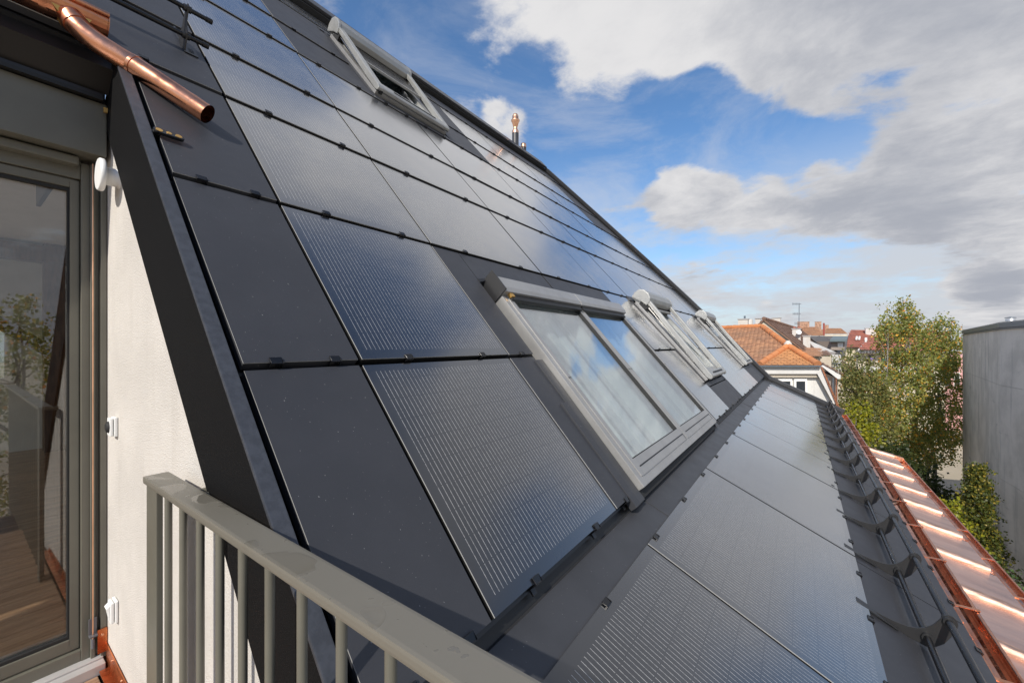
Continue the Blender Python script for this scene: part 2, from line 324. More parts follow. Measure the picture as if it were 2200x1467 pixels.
# ------------------------------------------------------------------ mesh helpers
class MB:
    def __init__(s): s.v = []; s.f = []; s.m = []; s.uv = {}; s.sm = []
    def add(s, vs, fs, mi=0, smooth=False, uvs=None):
        o = len(s.v); s.v += [tuple(v) for v in vs]
        for i, f in enumerate(fs):
            if uvs and uvs[i]: s.uv[len(s.f)] = uvs[i]
            s.f.append([k + o for k in f]); s.m.append(mi); s.sm.append(smooth)
        return s
    def box(s, lo, hi, mi=0):
        (a, b, c), (d, e, f) = lo, hi
        return s.hexa([(a, b, c), (d, b, c), (d, e, c), (a, e, c)], [(a, b, f), (d, b, f), (d, e, f), (a, e, f)], mi)
    def hexa(s, bot, top, mi=0):
        n = len(bot); fs = [list(range(n))[::-1], list(range(n, 2 * n))] + [[i, (i + 1) % n, n + (i + 1) % n, n + i] for i in range(n)]
        return s.add(list(bot) + list(top), fs, mi)
    def prism(s, pts, ext, mi=0):
        pts = [Vector(p) for p in pts]; ext = Vector(ext); return s.hexa(pts, [p + ext for p in pts], mi)
    def tube(s, path, r, seg=12, mi=0, caps=True, rs=None, smooth=True):
        path = [Vector(p) for p in path]; n = len(path); vs = []; fs = []
        t0 = (path[1] - path[0]).normalized(); a = t0.orthogonal().normalized(); prev = t0
        for i, p in enumerate(path):
            t = (path[min(i + 1, n - 1)] - path[max(i - 1, 0)]).normalized()
            q = prev.rotation_difference(t); a = q @ a; a = (a - t * a.dot(t)).normalized(); b = t.cross(a); prev = t
            rr = rs[i] if rs else r
            vs += [p + (a * math.cos(2 * math.pi * k / seg) + b * math.sin(2 * math.pi * k / seg)) * rr for k in range(seg)]
        for i in range(n - 1):
            for k in range(seg): fs.append([i * seg + k, i * seg + (k + 1) % seg, (i + 1) * seg + (k + 1) % seg, (i + 1) * seg + k])
        s.add(vs, fs, mi, smooth)
        if caps: s.add(vs[:seg], [list(range(seg))[::-1]], mi); s.add(vs[-seg:], [list(range(seg))], mi)
        return s
    def lathe(s, base, axis, prof, seg=20, mi=0, smooth=True):
        base = Vector(base); t = Vector(axis).normalized(); a = t.orthogonal().normalized(); b = t.cross(a); vs = []; fs = []
        for (r, h) in prof: vs += [base + t * h + (a * math.cos(2 * math.pi * k / seg) + b * math.sin(2 * math.pi * k / seg)) * max(r, .0005) for k in range(seg)]
        for i in range(len(prof) - 1):
            for k in range(seg): fs.append([i * seg + k, i * seg + (k + 1) % seg, (i + 1) * seg + (k + 1) % seg, (i + 1) * seg + k])
        s.add(vs, fs, mi, smooth); s.add(vs[:seg], [list(range(seg))[::-1]], mi); s.add(vs[-seg:], [list(range(seg))], mi); return s
    def build(s, name, mats, parent=None, bevel=0.0, **tags):
        me = bpy.data.meshes.new(name); me.from_pydata(s.v, [], s.f); me.validate(verbose=False)
        for m in ([mats] if isinstance(mats, str) else mats): me.materials.append(MAT[m])
        if len(me.polygons) == len(s.f):
            for p, mi, sm in zip(me.polygons, s.m, s.sm): p.material_index = mi; p.use_smooth = sm
            if s.uv:
                ul = me.uv_layers.new(name='UVMap')
                for fi, uvs in s.uv.items():
                    for li, q in zip(me.polygons[fi].loop_indices, uvs): ul.data[li].uv = q
        if not any(s.sm) or bevel:
            bm = bmesh.new(); bm.from_mesh(me); bmesh.ops.recalc_face_normals(bm, faces=bm.faces)
            if bevel:
                bmesh.ops.remove_doubles(bm, verts=bm.verts, dist=1e-5)
                bmesh.ops.bevel(bm, geom=[e for e in bm.edges if e.is_manifold and e.calc_face_angle(0) > .4], offset=bevel, segments=2, profile=.7, affect='EDGES')
            bm.to_mesh(me); bm.free()
        o = bpy.data.objects.new(name, me); COL.objects.link(o)
        if parent: o.parent = parent; o.matrix_parent_inverse = parent_world(parent).inverted()
        for k, v in tags.items(): o[k] = v
        return o
def parent_world(p):
    m = p.matrix_basis.copy()
    while p.parent: m = p.parent.matrix_basis @ p.matrix_parent_inverse @ m; p = p.parent
    return m
def thing(name, label, cat, loc=(0, 0, 0), group=None):
    o = bpy.data.objects.new(name, None); COL.objects.link(o); o.location = loc; o['label'] = label; o['category'] = cat
    if group: o['group'] = group
    return o
def tag(o, label, cat, group=None):
    o['label'] = label; o['category'] = cat
    if group: o['group'] = group
    return o
def dup(o, parent=None):
    c = o.copy(); COL.objects.link(c)
    if parent: c.parent = parent; c.matrix_parent_inverse = parent_world(parent).inverted()
    return c

# ------------------------------------------------------------------ roof coordinates
PIT = math.radians(48.845); N1 = Vector((math.sin(PIT), 0, math.cos(PIT))); U1 = Vector((-math.cos(PIT), 0, math.sin(PIT))); C1 = -.962
PI2 = math.radians(26.15); N2 = Vector((math.sin(PI2), 0, math.cos(PI2))); D2 = Vector((math.cos(PI2), 0, -math.sin(PI2))); C2 = -.9632
YV = Vector((0, 1, 0))
def RP(s, y, h=0.0): return N1 * (C1 + h) + U1 * s + YV * y      # steep roof: s up the slope, y along the eaves, h above the panels
def LP(t, y, h=0.0): return N2 * (C2 + h) + D2 * t + YV * y      # shallow roof: t down the slope
GZ = -11.0
HOUSE = thing('house', 'modern house with black solar panel roof, roof windows and copper gutters', 'house', (-3, 3, GZ))

# ================================================================== steep roof
COLS = [.46, .823, 1.684, 2.951, 4.22, 5.078, 6.349, 7.611, 8.87, 10.14]
ROWS = [-.118, .757, 1.632, 2.51, 3.163, 4.023, 4.681, 5.54, 5.93]
VERGE = [(-.2, 10.62), (1.0, 10.45), (2.2, 10.12), (3.2, 9.62), (4.7, 8.68), (6.0, 7.72)]
def verge_y(s):
    for (a, ya), (b, yb) in zip(VERGE, VERGE[1:]):
        if a <= s <= b: return ya + (yb - ya) * (s - a) / (b - a)
    return VERGE[0][1] if s < VERGE[0][0] else VERGE[-1][1]
WIN = {'w1': (4.10, 5.42, 2.45, 3.50), 'w2': (-.16, 1.34, 1.93, 4.08), 'w3': (.20, 1.60, 5.09, 6.27), 'w4': (.22, 1.60, 8.88, 10.08)}
G = .008
def clip_poly(poly, f):
    """keep the part of a polygon where f(p) >= 0"""
    o = []
    for i, a in enumerate(poly):
        b = poly[(i + 1) % len(poly)]; fa, fb = f(a), f(b)
        if fa >= 0: o.append(a)
        if (fa >= 0) != (fb >= 0):
            k = fa / (fa - fb); o.append((a[0] + (b[0] - a[0]) * k, a[1] + (b[1] - a[1]) * k))
    return o
def pv_panel(PF, a0, a1, y0, y1, h=0.0, tilt=.010, th=.035, flip=False):
    """a glass panel; a is the coordinate up (or down) the slope; inner cell field with a plain border"""
    def p(a, y, dh=0):
        k = (a - a0) / (a1 - a0); k = 1 - k if flip else k
        return PF(a, y, h + tilt * (1 - k) + dh)
    mb = MB(); bx, by = .022, .03
    o = [p(a0, y0), p(a0, y1), p(a1, y1), p(a1, y0)]
    i = [p(a0 + by * 1.3, y0 + bx), p(a0 + by * 1.3, y1 - bx), p(a1 - by, y1 - bx), p(a1 - by, y0 + bx)]
    lo = [p(a0, y0, -th), p(a0, y1, -th), p(a1, y1, -th), p(a1, y0, -th)]
    W_, H_ = y1 - y0 - 2 * bx, a1 - a0 - by * 2.3
    mb.add(i, [[0, 1, 2, 3]], 0, uvs=[[(.004, 0), (W_ + .004, 0), (W_ + .004, H_), (.004, H_)]])
    mb.add(o + i, [[0, 1, 5, 4], [1, 2, 6, 5], [2, 3, 7, 6], [3, 0, 4, 7]], 1)
    md = [p(a0, y0, -.0035), p(a0, y1, -.0035), p(a1, y1, -.0035), p(a1, y0, -.0035)]
    mb.add(o + md, [[0, 1, 5, 4], [1, 2, 6, 5], [2, 3, 7, 6], [3, 0, 4, 7]], 3 if y0 < 2.5 else 2)  # near panels get the painted glint on their edges, the rest stay black
    mb.add(md + lo, [[0, 1, 5, 4], [1, 2, 6, 5], [2, 3, 7, 6], [3, 0, 4, 7], [4, 5, 6, 7]], 2)
    me = mb
    ob = me.build('solar_panel', ['pv_cells', 'pv_edge', 'black', 'glint_edge'], HOUSE)
    return ob
def blind_panel(PF, poly, h=0.0, tilt=.010, th=.03, a0=None, a1=None, flip=False, m='blind', name='roof_panel'):
    a0 = min(q[0] for q in poly) if a0 is None else a0; a1 = max(q[0] for q in poly) if a1 is None else a1
    def p(q, dh):
        k = (q[0] - a0) / (a1 - a0); k = 1 - k if flip else k
        return PF(q[0], q[1], h + tilt * (1 - k) + dh)
    n = len(poly); A, B, D_ = [p(q, 0) for q in poly], [p(q, -.003) for q in poly], [p(q, -th) for q in poly]; ring_ = [[i, (i + 1) % n, n + (i + 1) % n, n + i] for i in range(n)]
    return MB().add(A, [list(range(n))], 0).add(A + B, ring_, 1).add(B + D_, ring_ + [list(range(n, 2 * n))], 0).build(name, [m, 'glint_edge' if poly[0][1] < 2.5 else 'black'], HOUSE)
CLIP_ME = {}
def clip(parent, PF, a, y, w=.034, up=1, h=.010):
    """black hook that grips the lower edge of a panel"""
    key = (PF.__name__, up)
    if key not in CLIP_ME:
        mb = MB(); B = [PF(0, 0, 0)]; 
        o0 = PF(0, 0, 0); ua = PF(1, 0, 0) - o0; na = PF(0, 0, 1) - o0
        def q(da, dy, dh): return ua * da * up + YV * dy + na * dh
        def bxx(a0, a1, y0, y1, h0, h1): mb.hexa([q(a0, y0, h0), q(a0, y1, h0), q(a1, y1, h0), q(a1, y0, h0)], [q(a0, y0, h1), q(a0, y1, h1), q(a1, y1, h1), q(a1, y0, h1)])
        bxx(-.006, .014, -.5 * w, .5 * w, 0, .004); bxx(-.010, -.006, -.5 * w, .5 * w, -.04, .004); bxx(-.03, -.010, -.3 * w, .3 * w, -.04, -.033)
        ob = mb.build('clip', 'black_metal', None, bevel=.0015); CLIP_ME[key] = ob.data; bpy.data.objects.remove(ob)
    o = bpy.data.objects.new('clip', CLIP_ME[key]); COL.objects.link(o); o.location = PF(a, y, h)
    o.parent = parent; o.matrix_parent_inverse = parent_world(parent).inverted()
    return o
def clips(parent, PF, a, y0, y1, n=2, up=1, h=.012):
    for k in range(n):
        y = y0 + (y1 - y0) * ((k + .5) / n if n != 2 else (.24, .76)[k])
        clip(parent, PF, a, y, up=up, h=h)

def rbox(s0, s1, y0, y1, h0, h1, mb=None, PF=RP):
    mb = mb or MB(); return mb.hexa([PF(s0, y0, h0), PF(s0, y1, h0), PF(s1, y1, h0), PF(s1, y0, h0)], [PF(s0, y0, h1), PF(s0, y1, h1), PF(s1, y1, h1), PF(s1, y0, h1)])
# substrate under the panels, with holes for the roof windows
def deck_sheet():
    ss = sorted({-.25, 6.0, *[w[0] for w in WIN.values()], *[w[1] for w in WIN.values()], 2.4, 2.3, 3.2}); mb = MB()
    ys = sorted({-2.6, .445, *[w[2] for w in WIN.values()], *[w[3] for w in WIN.values()], 7.6, 8.6, 9.6, 10.6})
    for s0, s1 in zip(ss, ss[1:]):
        for y0, y1 in zip(ys, ys[1:]):
            sm, ym = (s0 + s1) / 2, (y0 + y1) / 2
            if ym < .445 and sm < 2.42: continue
            if any(w[0] < sm < w[1] and w[2] < ym < w[3] for w in WIN.values()): continue
            poly = [(s0, y0), (s0, y1), (s1, y1), (s1, y0)]
            for (a, ya), (b, yb) in zip(VERGE, VERGE[1:]):
                poly = clip_poly(poly, lambda q, a=a, b=b, ya=ya, yb=yb: ya + (yb - ya) * (q[0] - a) / (b - a) - q[1]) if poly else poly
            if len(poly) < 3: continue
            mb.hexa([RP(*q, -.16) for q in poly], [RP(*q, -.045) for q in poly])
    return mb.build('roof_deck', 'black', HOUSE)
deck_sheet()
BLIND = set()
def is_blind(r, y):
    if y < .823: return True
    if r in (0,) and (1.684 < y < 2.0): return True
    if r == 1 and 1.684 < y < 4.22: return True
    if r in (5, 6) and 1.684 < y < 4.22: return True
    if r == 0 and (5.078 < y < 6.349 or y > 8.87): return True
    if r == 7 and (y > 4.5 or y < 0): return True
    if r in (5, 6) and y > 7.611: return True
    if r == 1 and y > 8.87: return True
    return False
for r, (s0, s1) in enumerate(zip(ROWS, ROWS[1:])):
    cols = list(COLS)
    if r >= 3: cols = [-2.4, -.445] + COLS[1:]
    cols = [c for c in cols if c < verge_y((s0 + s1) / 2) - .12] + [99]
    for y0, y1 in zip(cols, cols[1:]):
        a0, a1, b0, b1 = s0 + .009, s1 - .009, y0 + G, min(y1, 12) - G
        poly = [(a0, b0), (a0, b1), (a1, b1), (a1, b0)]
        simple = True
        if y1 > 50:
            simple = False
            for (a, ya), (b, yb) in zip(VERGE, VERGE[1:]):
                poly = clip_poly(poly, lambda q, a=a, b=b, ya=ya, yb=yb: ya - .02 + (yb - ya) * (q[0] - a) / (b - a) - q[1])
        polys = [poly]
        for w in WIN.values():
            e = .012; ws0, ws1, wy0, wy1 = w[0] - e, w[1] + e, w[2] - e, w[3] + e; nx = []
            for pl in polys:
                A = min(q[0] for q in pl); B = max(q[0] for q in pl); Y0 = min(q[1] for q in pl); Y1 = max(q[1] for q in pl)
                if B <= ws0 or A >= ws1 or Y1 <= wy0 or Y0 >= wy1: nx.append(pl); continue
                simple = False
                for f in (lambda q: wy0 - q[1], lambda q: q[1] - wy1):
                    c = clip_poly(pl, f)
                    if len(c) > 2: nx.append(c)
                mid = clip_poly(clip_poly(pl, lambda q: q[1] - wy0 - .004), lambda q: wy1 - .004 - q[1])
                for f in (lambda q: ws0 - q[0], lambda q: q[0] - ws1):
                    c = clip_poly(mid, f) if len(mid) > 2 else []
                    if len(c) > 2: nx.append(c)
            polys = nx
        for pl in polys:
            A = min(q[0] for q in pl); B = max(q[0] for q in pl); Y0 = min(q[1] for q in pl); Y1 = max(q[1] for q in pl)
            if B - A < .03 or Y1 - Y0 < .03: continue
            bl = is_blind(r, (Y0 + Y1) / 2) or B - A < .25
            rect = len(pl) == 4 and abs(B - A) > .2 and all(min(abs(q[0] - A), abs(q[0] - B)) < 1e-4 and min(abs(q[1] - Y0), abs(q[1] - Y1)) < 1e-4 for q in pl)
            jit = random.uniform(-.0015, .0015)
            if not bl and rect: ob = pv_panel(RP, A, B, Y0, Y1, h=jit)
            else: ob = blind_panel(RP, pl, h=jit, a0=a0, a1=a1, m='blind' if bl else 'pv_edge', name='roof_panel' if bl else 'solar_panel')
            if A < a0 + .01: clips(ob, RP, A, Y0, Y1, 2 if Y1 - Y0 > .3 else 1)
    # dark joint profile along every row, broken where a roof window sits
    cuts = sorted((w[2], w[3]) for w in WIN.values() if w[0] - .02 < s0 < w[1] + .02); st = -2.3 if r >= 3 else .46
    for c0_, c1_ in cuts + [(verge_y(s0) - .03, 99)]:
        rbox(s0 - .006, s0 + .006, st, c0_, -.05, -.028).build('joint_profile', 'plate', HOUSE); st = c1_
# near verge board and cap
rbox(-1.25, 2.44, .41, .425, -.275, .004).build('verge_board', 'verge_black', HOUSE)
rbox(-1.25, 2.46, .407, .4455, .004, .014).build('verge_cap', 'verge_cap', HOUSE, bevel=.003)
rbox(-1.25, 2.4, .428, .444, -.16, .0).build('verge_gutter', 'black', HOUSE)
# far verge trim
def verge_trim(off0, off1, h0, h1, m, name):
    mb = MB()
    for (a, ya), (b, yb) in zip(VERGE, VERGE[1:]):
        mb.hexa([RP(a, ya + off0, h0), RP(a, ya + off1, h0), RP(b, yb + off1, h0), RP(b, yb + off0, h0)], [RP(a, ya + off0, h1), RP(a, ya + off1, h1), RP(b, yb + off1, h1), RP(b, yb + off0, h1)])
    return mb.build(name, m, HOUSE)
verge_trim(0.0, .045, -.2, .035, 'black', 'verge_gutter')
verge_trim(.045, .20, -.3, .085, 'anthracite', 'verge_trim')
# ridge cap
rbox(5.945, 6.18, -2.5, 7.75, -.12, .0575).build('ridge_cap', 'rubber', HOUSE)
rbox(5.99, 6.22, -2.5, 7.80, .06, .10).build('ridge_flashing', 'anthracite', HOUSE, bevel=.01)

# ================================================================== apron and shallow roof
def apron(y0, y1, k):
    e = k * .0015; mb = MB()
    pts = [RP(-.02, 0, -.055 + e), RP(-.155, 0, -.050 + e), LP(-.235, 0, -.018 + e), LP(-.105, 0, -.012 + e), LP(-.085, 0, -.014 + e), LP(-.06, 0, -.035 + e)]
    for a, b in zip(pts, pts[1:]):
        for q in (0,):
            mb.add([a + YV * y0, b + YV * y0, b + YV * y1, a + YV * y1], [[0, 1, 2, 3]])
    lo = [p - Vector((.004, 0, .012)) for p in pts]
    for a, b in zip(lo, lo[1:]): mb.add([a + YV * y0, b + YV * y0, b + YV * y1, a + YV * y1], [[3, 2, 1, 0]])
    for yy in (y0, y1):
        for a, b, c, d in zip(pts, pts[1:], lo[1:], lo): mb.add([a + YV * yy, b + YV * yy, c + YV * yy, d + YV * yy], [[0, 1, 2, 3]])
    o = mb.build('apron_flashing', 'anthracite', HOUSE)
    n = max(1, int((y1 - y0) / .42))
    for i in range(n): clip(o, LP, -.088, y0 + (y1 - y0) * (i + .5) / n, up=-1, h=.003)
    return o
for k, (a, b) in enumerate(((.41, 2.045), (2.035, 4.075), (4.065, 6.22), (6.21, 8.3), (8.29, 10.72))): apron(a, b, k % 2 * 2)
LC = [.417, 1.684, 2.951, 4.22, 5.078, 6.349, 7.611, 8.87, 10.14, 10.66]
for y0, y1 in zip(LC, LC[1:]):
    if y1 - y0 > .6:
        o = pv_panel(LP, -.098, .745, y0 + G, y1 - G, h=random.uniform(-.001, .001), tilt=.012, flip=True)
    else: o = blind_panel(LP, [(-.098, y0 + G), (-.098, y1 - G), (.745, y1 - G), (.745, y0 + G)], flip=True)
    clips(o, LP, .745, y0, y1, 3 if y1 - y0 > .9 else 2, up=-1, h=.012)
    o = blind_panel(LP, [(.752, y0 + .004), (.752, y1 - .004), (1.212, y1 - .004), (1.212, y0 + .004)], h=-.006, tilt=.008, flip=True)
    clips(o, LP, 1.212, y0, y1, 3 if y1 - y0 > .6 else 1, up=-1, h=.004)
MB().hexa([LP(-.2, .43, -.16), LP(1.19, .43, -.16), LP(1.19, 10.66, -.16), LP(-.2, 10.66, -.16)], [LP(-.2, .43, -.045), LP(1.19, .43, -.045), LP(1.19, 10.66, -.045), LP(-.2, 10.66, -.045)]).build('roof_deck', 'black', HOUSE)
mb = MB(); rbox(-.25, 1.26, 10.66, 10.84, -.25, .085, mb, LP); mb.build('verge_trim', 'anthracite', HOUSE)
mb = MB(); rbox(-.2, 1.22, 10.625, 10.66, -.2, .03, mb, LP); mb.build('verge_gutter', 'black', HOUSE)

# copper gutter at the eaves
E0 = LP(1.212, 0, -.03)
def gutter(path_y0, path_y1):
    mb = MB(); r = .062; cx, cz = E0.x + .062, E0.z - .035; prof = []
    for k in range(13):
        a = math.pi + math.pi * k / 12; prof.append((cx + r * math.cos(a), cz + r * math.sin(a)))
    prof = [(E0.x - .05, E0.z + .012), (E0.x - .002, cz + .012)] + prof
    for (xa, za), (xb, zb) in zip(prof, prof[1:]):
        mb.add([(xa, path_y0, za), (xb, path_y0, zb), (xb, path_y1, zb), (xa, path_y1, za)], [[0, 1, 2, 3]], smooth=True)
    lo = [(x + (.0 if i < 2 else (x - cx) * .05), z - .004) for i, (x, z) in enumerate(prof)]
    mb.tube([(cx + r + .005, path_y0, cz + .008), (cx + r + .005, path_y1, cz + .008)], .010, 10)
    for yy in (path_y0, path_y1): mb.add([(x, yy, z) for x, z in prof[2:]], [list(range(13))])
    g = mb.build('rain_gutter', 'copper', HOUSE)
    y = path_y0 + .35
    while y < path_y1:
        b = MB(); pts = [(cx + (r + .003) * math.cos(math.pi + math.pi * k / 8), y, cz + (r + .003) * math.sin(math.pi + math.pi * k / 8)) for k in range(9)] + [(cx + r + .016, y, cz + .022), (cx - .02, y, cz + .02), (cx - r, y, cz + .025)]
        for p, q in zip(pts, pts[1:]): b.hexa([(p[0], y - .012, p[2]), (p[0], y + .012, p[2]), (q[0], y + .012, q[2]), (q[0], y - .012, q[2])], [(p[0] + .002, y - .012, p[2] + .003), (p[0] + .002, y + .012, p[2] + .003), (q[0] + .002, y + .012, q[2] + .003), (q[0] + .002, y - .012, q[2] + .003)])
        b.build('gutter_bracket', 'copper', g); y += .62
    b = MB()
    for ya, yb, rr, mi in ((5.25, 5.40, .003, 0), (5.243, 5.257, .007, 0), (5.393, 5.407, .007, 0), (5.30, 5.345, .005, 1)):
        for k in range(14):
            a0, a1 = math.pi + math.pi * k / 14, math.pi + math.pi * (k + 1) / 14
            for sg in (1, -1): b.add([(cx + (r + rr * sg) * math.cos(q), yy, cz + (r + rr * sg) * math.sin(q)) for q, yy in ((a0, ya), (a1, ya), (a1, yb), (a0, yb))], [[0, 1, 2, 3]], mi, smooth=True)
    b.build('gutter_joint', ['copper_bright', 'rubber'], g)
    b = MB(); b.lathe((cx - .02, 3.35, cz - r + .006), (0, 0, 1), [(.030, -.2), (.030, .0), (.034, .004)], 18); b.build('gutter_outlet', 'copper_red', g)
gutter(.42, 10.86)

# snow guard on the shallow roof
SG = thing('snow_guard', 'black twin pipe snow guard above the copper gutter on the lower roof', 'snow guard', LP(.95, .8, 0))
RA, RB = (.938, .045), (.955, .155)
MB().tube([LP(RA[0], .45, RA[1]), LP(RA[0], 10.45, RA[1])], .0125, 14).build('pipe', 'black_metal', SG)
MB().tube([LP(RB[0], .45, RB[1]), LP(RB[0], 10.45, RB[1])], .0125, 14).build('pipe', 'black_metal', SG)
def guard_plate(y):
    top = [(.757, .010), (.80, .016), (.84, .024), (.875, .036), (.90, .052), (.918, .075), (.930, .105), (.934, .14), (.936, .165), (.945, .178), (.958, .181), (.972, .176), (.984, .160), (.988, .14)]
    bot = [(.990, .10), (.988, .06), (.975, .025), (.955, .006), (.90, -.002), (.757, .002)]
    pts = [LP(a, y - .003, h) for a, h in top + bot]
    mb = MB().prism(pts, (0, .006, 0))
    for a, h in (RA, RB): mb.tube([LP(a, y - .016, h), LP(a, y + .016, h)], .019, 14)
    mb.hexa([LP(.70, y - .022, .008), LP(.70, y + .022, .008), LP(.86, y + .022, .004), LP(.86, y - .022, .004)], [LP(.70, y - .022, .013), LP(.70, y + .022, .013), LP(.86, y + .022, .009), LP(.86, y - .022, .009)])
    mb.build('bracket', 'plate', SG)
for k in range(17): guard_plate(.57 + .6175 * k)

# snow guard on the steep roof, upper left
SG2 = thing('snow_guard', 'short black twin pipe snow guard high on the steep roof above the copper pipe', 'snow guard', RP(2.95, .72, 0))
MB().tube([RP(2.90, -2.3, .065), RP(2.90, .815, .065)], .0115, 14).tube([RP(2.90, .795, .065), RP(2.90, .823, .065)], .0135, 14).build('pipe', 'black_metal', SG2)
MB().tube([RP(2.985, -2.3, .165), RP(2.985, .825, .165)], .0115, 14).tube([RP(2.985, .805, .165), RP(2.985, .833, .165)], .0135, 14).build('pipe', 'black_metal', SG2)
for y in (.725, -.1, -.95):
    top = [(3.10, .012), (3.03, .03), (2.99, .06), (2.972, .10), (2.965, .15), (2.972, .178), (2.985, .185), (2.998, .178), (2.995, .16)]
    top = [(2.86, .012), (2.87, .04), (2.885, .085), (2.92, .10), (2.95, .13), (2.962, .16), (2.97, .182), (2.99, .188), (3.003, .17), (2.998, .13), (2.985, .08), (2.99, .04), (3.02, .02), (3.12, .016), (3.12, .010), (2.85, .010)]
    mb = MB().prism([RP(a, y - .003, h) for a, h in top], (0, .006, 0))
    mb.tube([RP(2.90, y - .016, .065), RP(2.90, y + .016, .065)], .017, 12); mb.tube([RP(2.985, y - .016, .165), RP(2.985, y + .016, .165)], .017, 12)
    mb.build('bracket', 'plate', SG2)
    MB().hexa([RP(2.84, y - .005, .006), RP(2.84, y + .055, .006), RP(2.98, y + .055, .004), RP(2.98, y - .005, .004)], [RP(2.84, y - .005, .011), RP(2.84, y + .055, .011), RP(2.98, y + .055, .009), RP(2.98, y - .005, .009)]).build('base_plate', 'plate', SG2)
def text_on(name, txt, size, loc, rx, ry, m, parent):
    cu = bpy.data.curves.new(name, 'FONT'); cu.body = txt; cu.size = size; cu.extrude = .0004; cu.align_x = 'CENTER'; cu.align_y = 'CENTER'
    o = bpy.data.objects.new(name, cu); COL.objects.link(o); bpy.context.view_layer.update()
    me = bpy.data.meshes.new_from_object(o.evaluated_get(bpy.context.evaluated_depsgraph_get())); bpy.data.objects.remove(o)
    rx = Vector(rx).normalized(); ry = Vector(ry).normalized(); rz = rx.cross(ry)
    M = Matrix(((rx.x, ry.x, rz.x, loc[0]), (rx.y, ry.y, rz.y, loc[1]), (rx.z, ry.z, rz.z, loc[2]), (0, 0, 0, 1)))
    me.transform(M); me.materials.clear(); me.materials.append(MAT[m])
    o = bpy.data.objects.new(name, me); COL.objects.link(o); o.parent = parent; o.matrix_parent_inverse = parent_world(parent).inverted(); return o
text_on('stamped_mark', 'R21', .030, RP(2.885, .757, .0125), U1, -YV, 'black', SG2)

# ================================================================== roof windows
def ring(mb, s0, s1, y0, y1, ws, wy, h0, h1, mi=0, wtop=None):
    wt = wtop if wtop is not None else ws
    for (a, b, c, d) in ((s0, s1, y0, y0 + wy), (s0, s1, y1 - wy, y1), (s0, s0 + ws, y0 + wy, y1 - wy), (s1 - wt, s1, y0 + wy, y1 - wy)): rbox(a, b, c, d, h0, h1, mb)
    return mb
def lining(par, s0, s1, y0, y1, m='plaster_white', d=.5):
    mb = MB(); e = .02
    q = [RP(s0 + e, y0 + e, -.02), RP(s0 + e, y1 - e, -.02), RP(s1 - e, y1 - e, -.02), RP(s1 - e, y0 + e, -.02)]
    l = [RP(s0 + e, y0 + e, -d), RP(s0 + e, y1 - e, -d), RP(s1 - e, y1 - e, -d), RP(s1 - e, y0 + e, -d)]
    mb.add(q + l, [[0, 1, 5, 4], [1, 2, 6, 5], [2, 3, 7, 6], [3, 0, 4, 7], [4, 5, 6, 7]])
    return mb.build('reveal', m, par)
# double window with flashing
s0, s1, y0, y1 = -.115, 1.33, 1.97, 4.05; ym = (y0 + y1) / 2 + .01
w2 = ring(MB(), s0, s1 - .1, y0, y1, .05, .045, -.03, .045).build('roof_window', 'alu_frame', HOUSE, bevel=.004, label='double roof window with two fixed panes side by side')
lining(w2, s0, s1, y0, ym); lining(w2, s0, s1, ym, y1)
for a, b in ((y0 + .045, ym - .006), (ym + .006, y1 - .045)):
    ring(MB(), s0 + .045, s1 - .09, a, b, .090, .036, -.02, .050, wtop=.03).build('sash', 'alu_frame', w2, bevel=.003)
    rbox(s0 + .084, s0 + .091, a + .05, b - .03, .0505, .0515).build('sash_groove', 'black', w2)
    rbox(s0 + .05, s0 + .088, b - .036, b - .032, .0505, .0515).build('sash_groove', 'black', w2)
    ring(MB(), s0 + .135, s1 - .12, a + .036, b - .036, .006, .006, .02, .046).build('gasket', 'rubber', w2)
    rbox(s0 + .14, s1 - .12, a + .041, b - .041, .026, .032).build('pane', 'glass_roof', w2)
    for fa, fb, hh, mm in ((.52, .60, -.10, 'render_white'), (.64, .66, -.16, 'plaster_white'), (.69, .80, -.12, 'plaster_white'), (.85, .88, -.10, 'render_white')): rbox(s0 + .03, s1 - .04, a + (b - a) * fa, a + (b - a) * fb, hh - .02, hh).build('inner_blind', mm, w2)
    mb = MB(); y2a, y2b = a - (.05 if a < 2.2 else .0), b + (.05 if b > 3.5 else 0)
    prof = [(s1 - .13, .05), (s1 - .13, .082), (s1 - .10, .092), (s1 - .01, .092), (s1 + .03, .06), (s1 + .03, -.02), (s1 - .10, -.02)]
    mb.prism([RP(q[0], y2a, q[1]) for q in prof], YV * (y2b - y2a)); mb.build('top_cover', 'alu_frame', w2, bevel=.004)
    rbox(s1 - .175, s1 - .131, a + .01, b - .01, .036, .066).build('vent_slot', 'black', w2)
    for k in range(2): rbox(.55 + k * .001, .556, (a if k == 0 else b - .035), (a + .035 if k == 0 else b), .0502, .0512).build('frame_joint', 'black', w2)
rbox(s1 - .16, s1 - .11, y0 + .05, y0 + .085, .054, .075).build('corner_cap', 'brass', w2)
rbox(s1 - .13, s1 + .035, y0 - .012, y0 - .002, -.02, .10).build('cover_end', 'plate', w2)
MB().prism([RP(s1 + .02, y0 - .05, .0), RP(s1 + .045, y0 - .055, .0), RP(s1 + .035, y0 + .02, .03), RP(s1 + .02, y0 + .02, .03)], N1 * .006).build('flashing_tab', 'plate', w2)
for yy0, yy1, zz in ((y0 - .125, y0 - .004, 0), (y1 + .004, y1 + .10, 1)):
    rbox(-.16, 1.3 if zz else .72, yy0 + (.05 if not zz else 0), yy1, -.03, .012).build('side_flashing', 'anthracite', w2, bevel=.004)
rbox(-.16, .43, y0 - .135, y0 - .075, -.02, .016).build('side_flashing', 'blind', w2, bevel=.002)
rbox(-.155, -.115, y0 - .05, y1 + .05, -.08, .0).build('sill_flashing', 'rubber', w2)

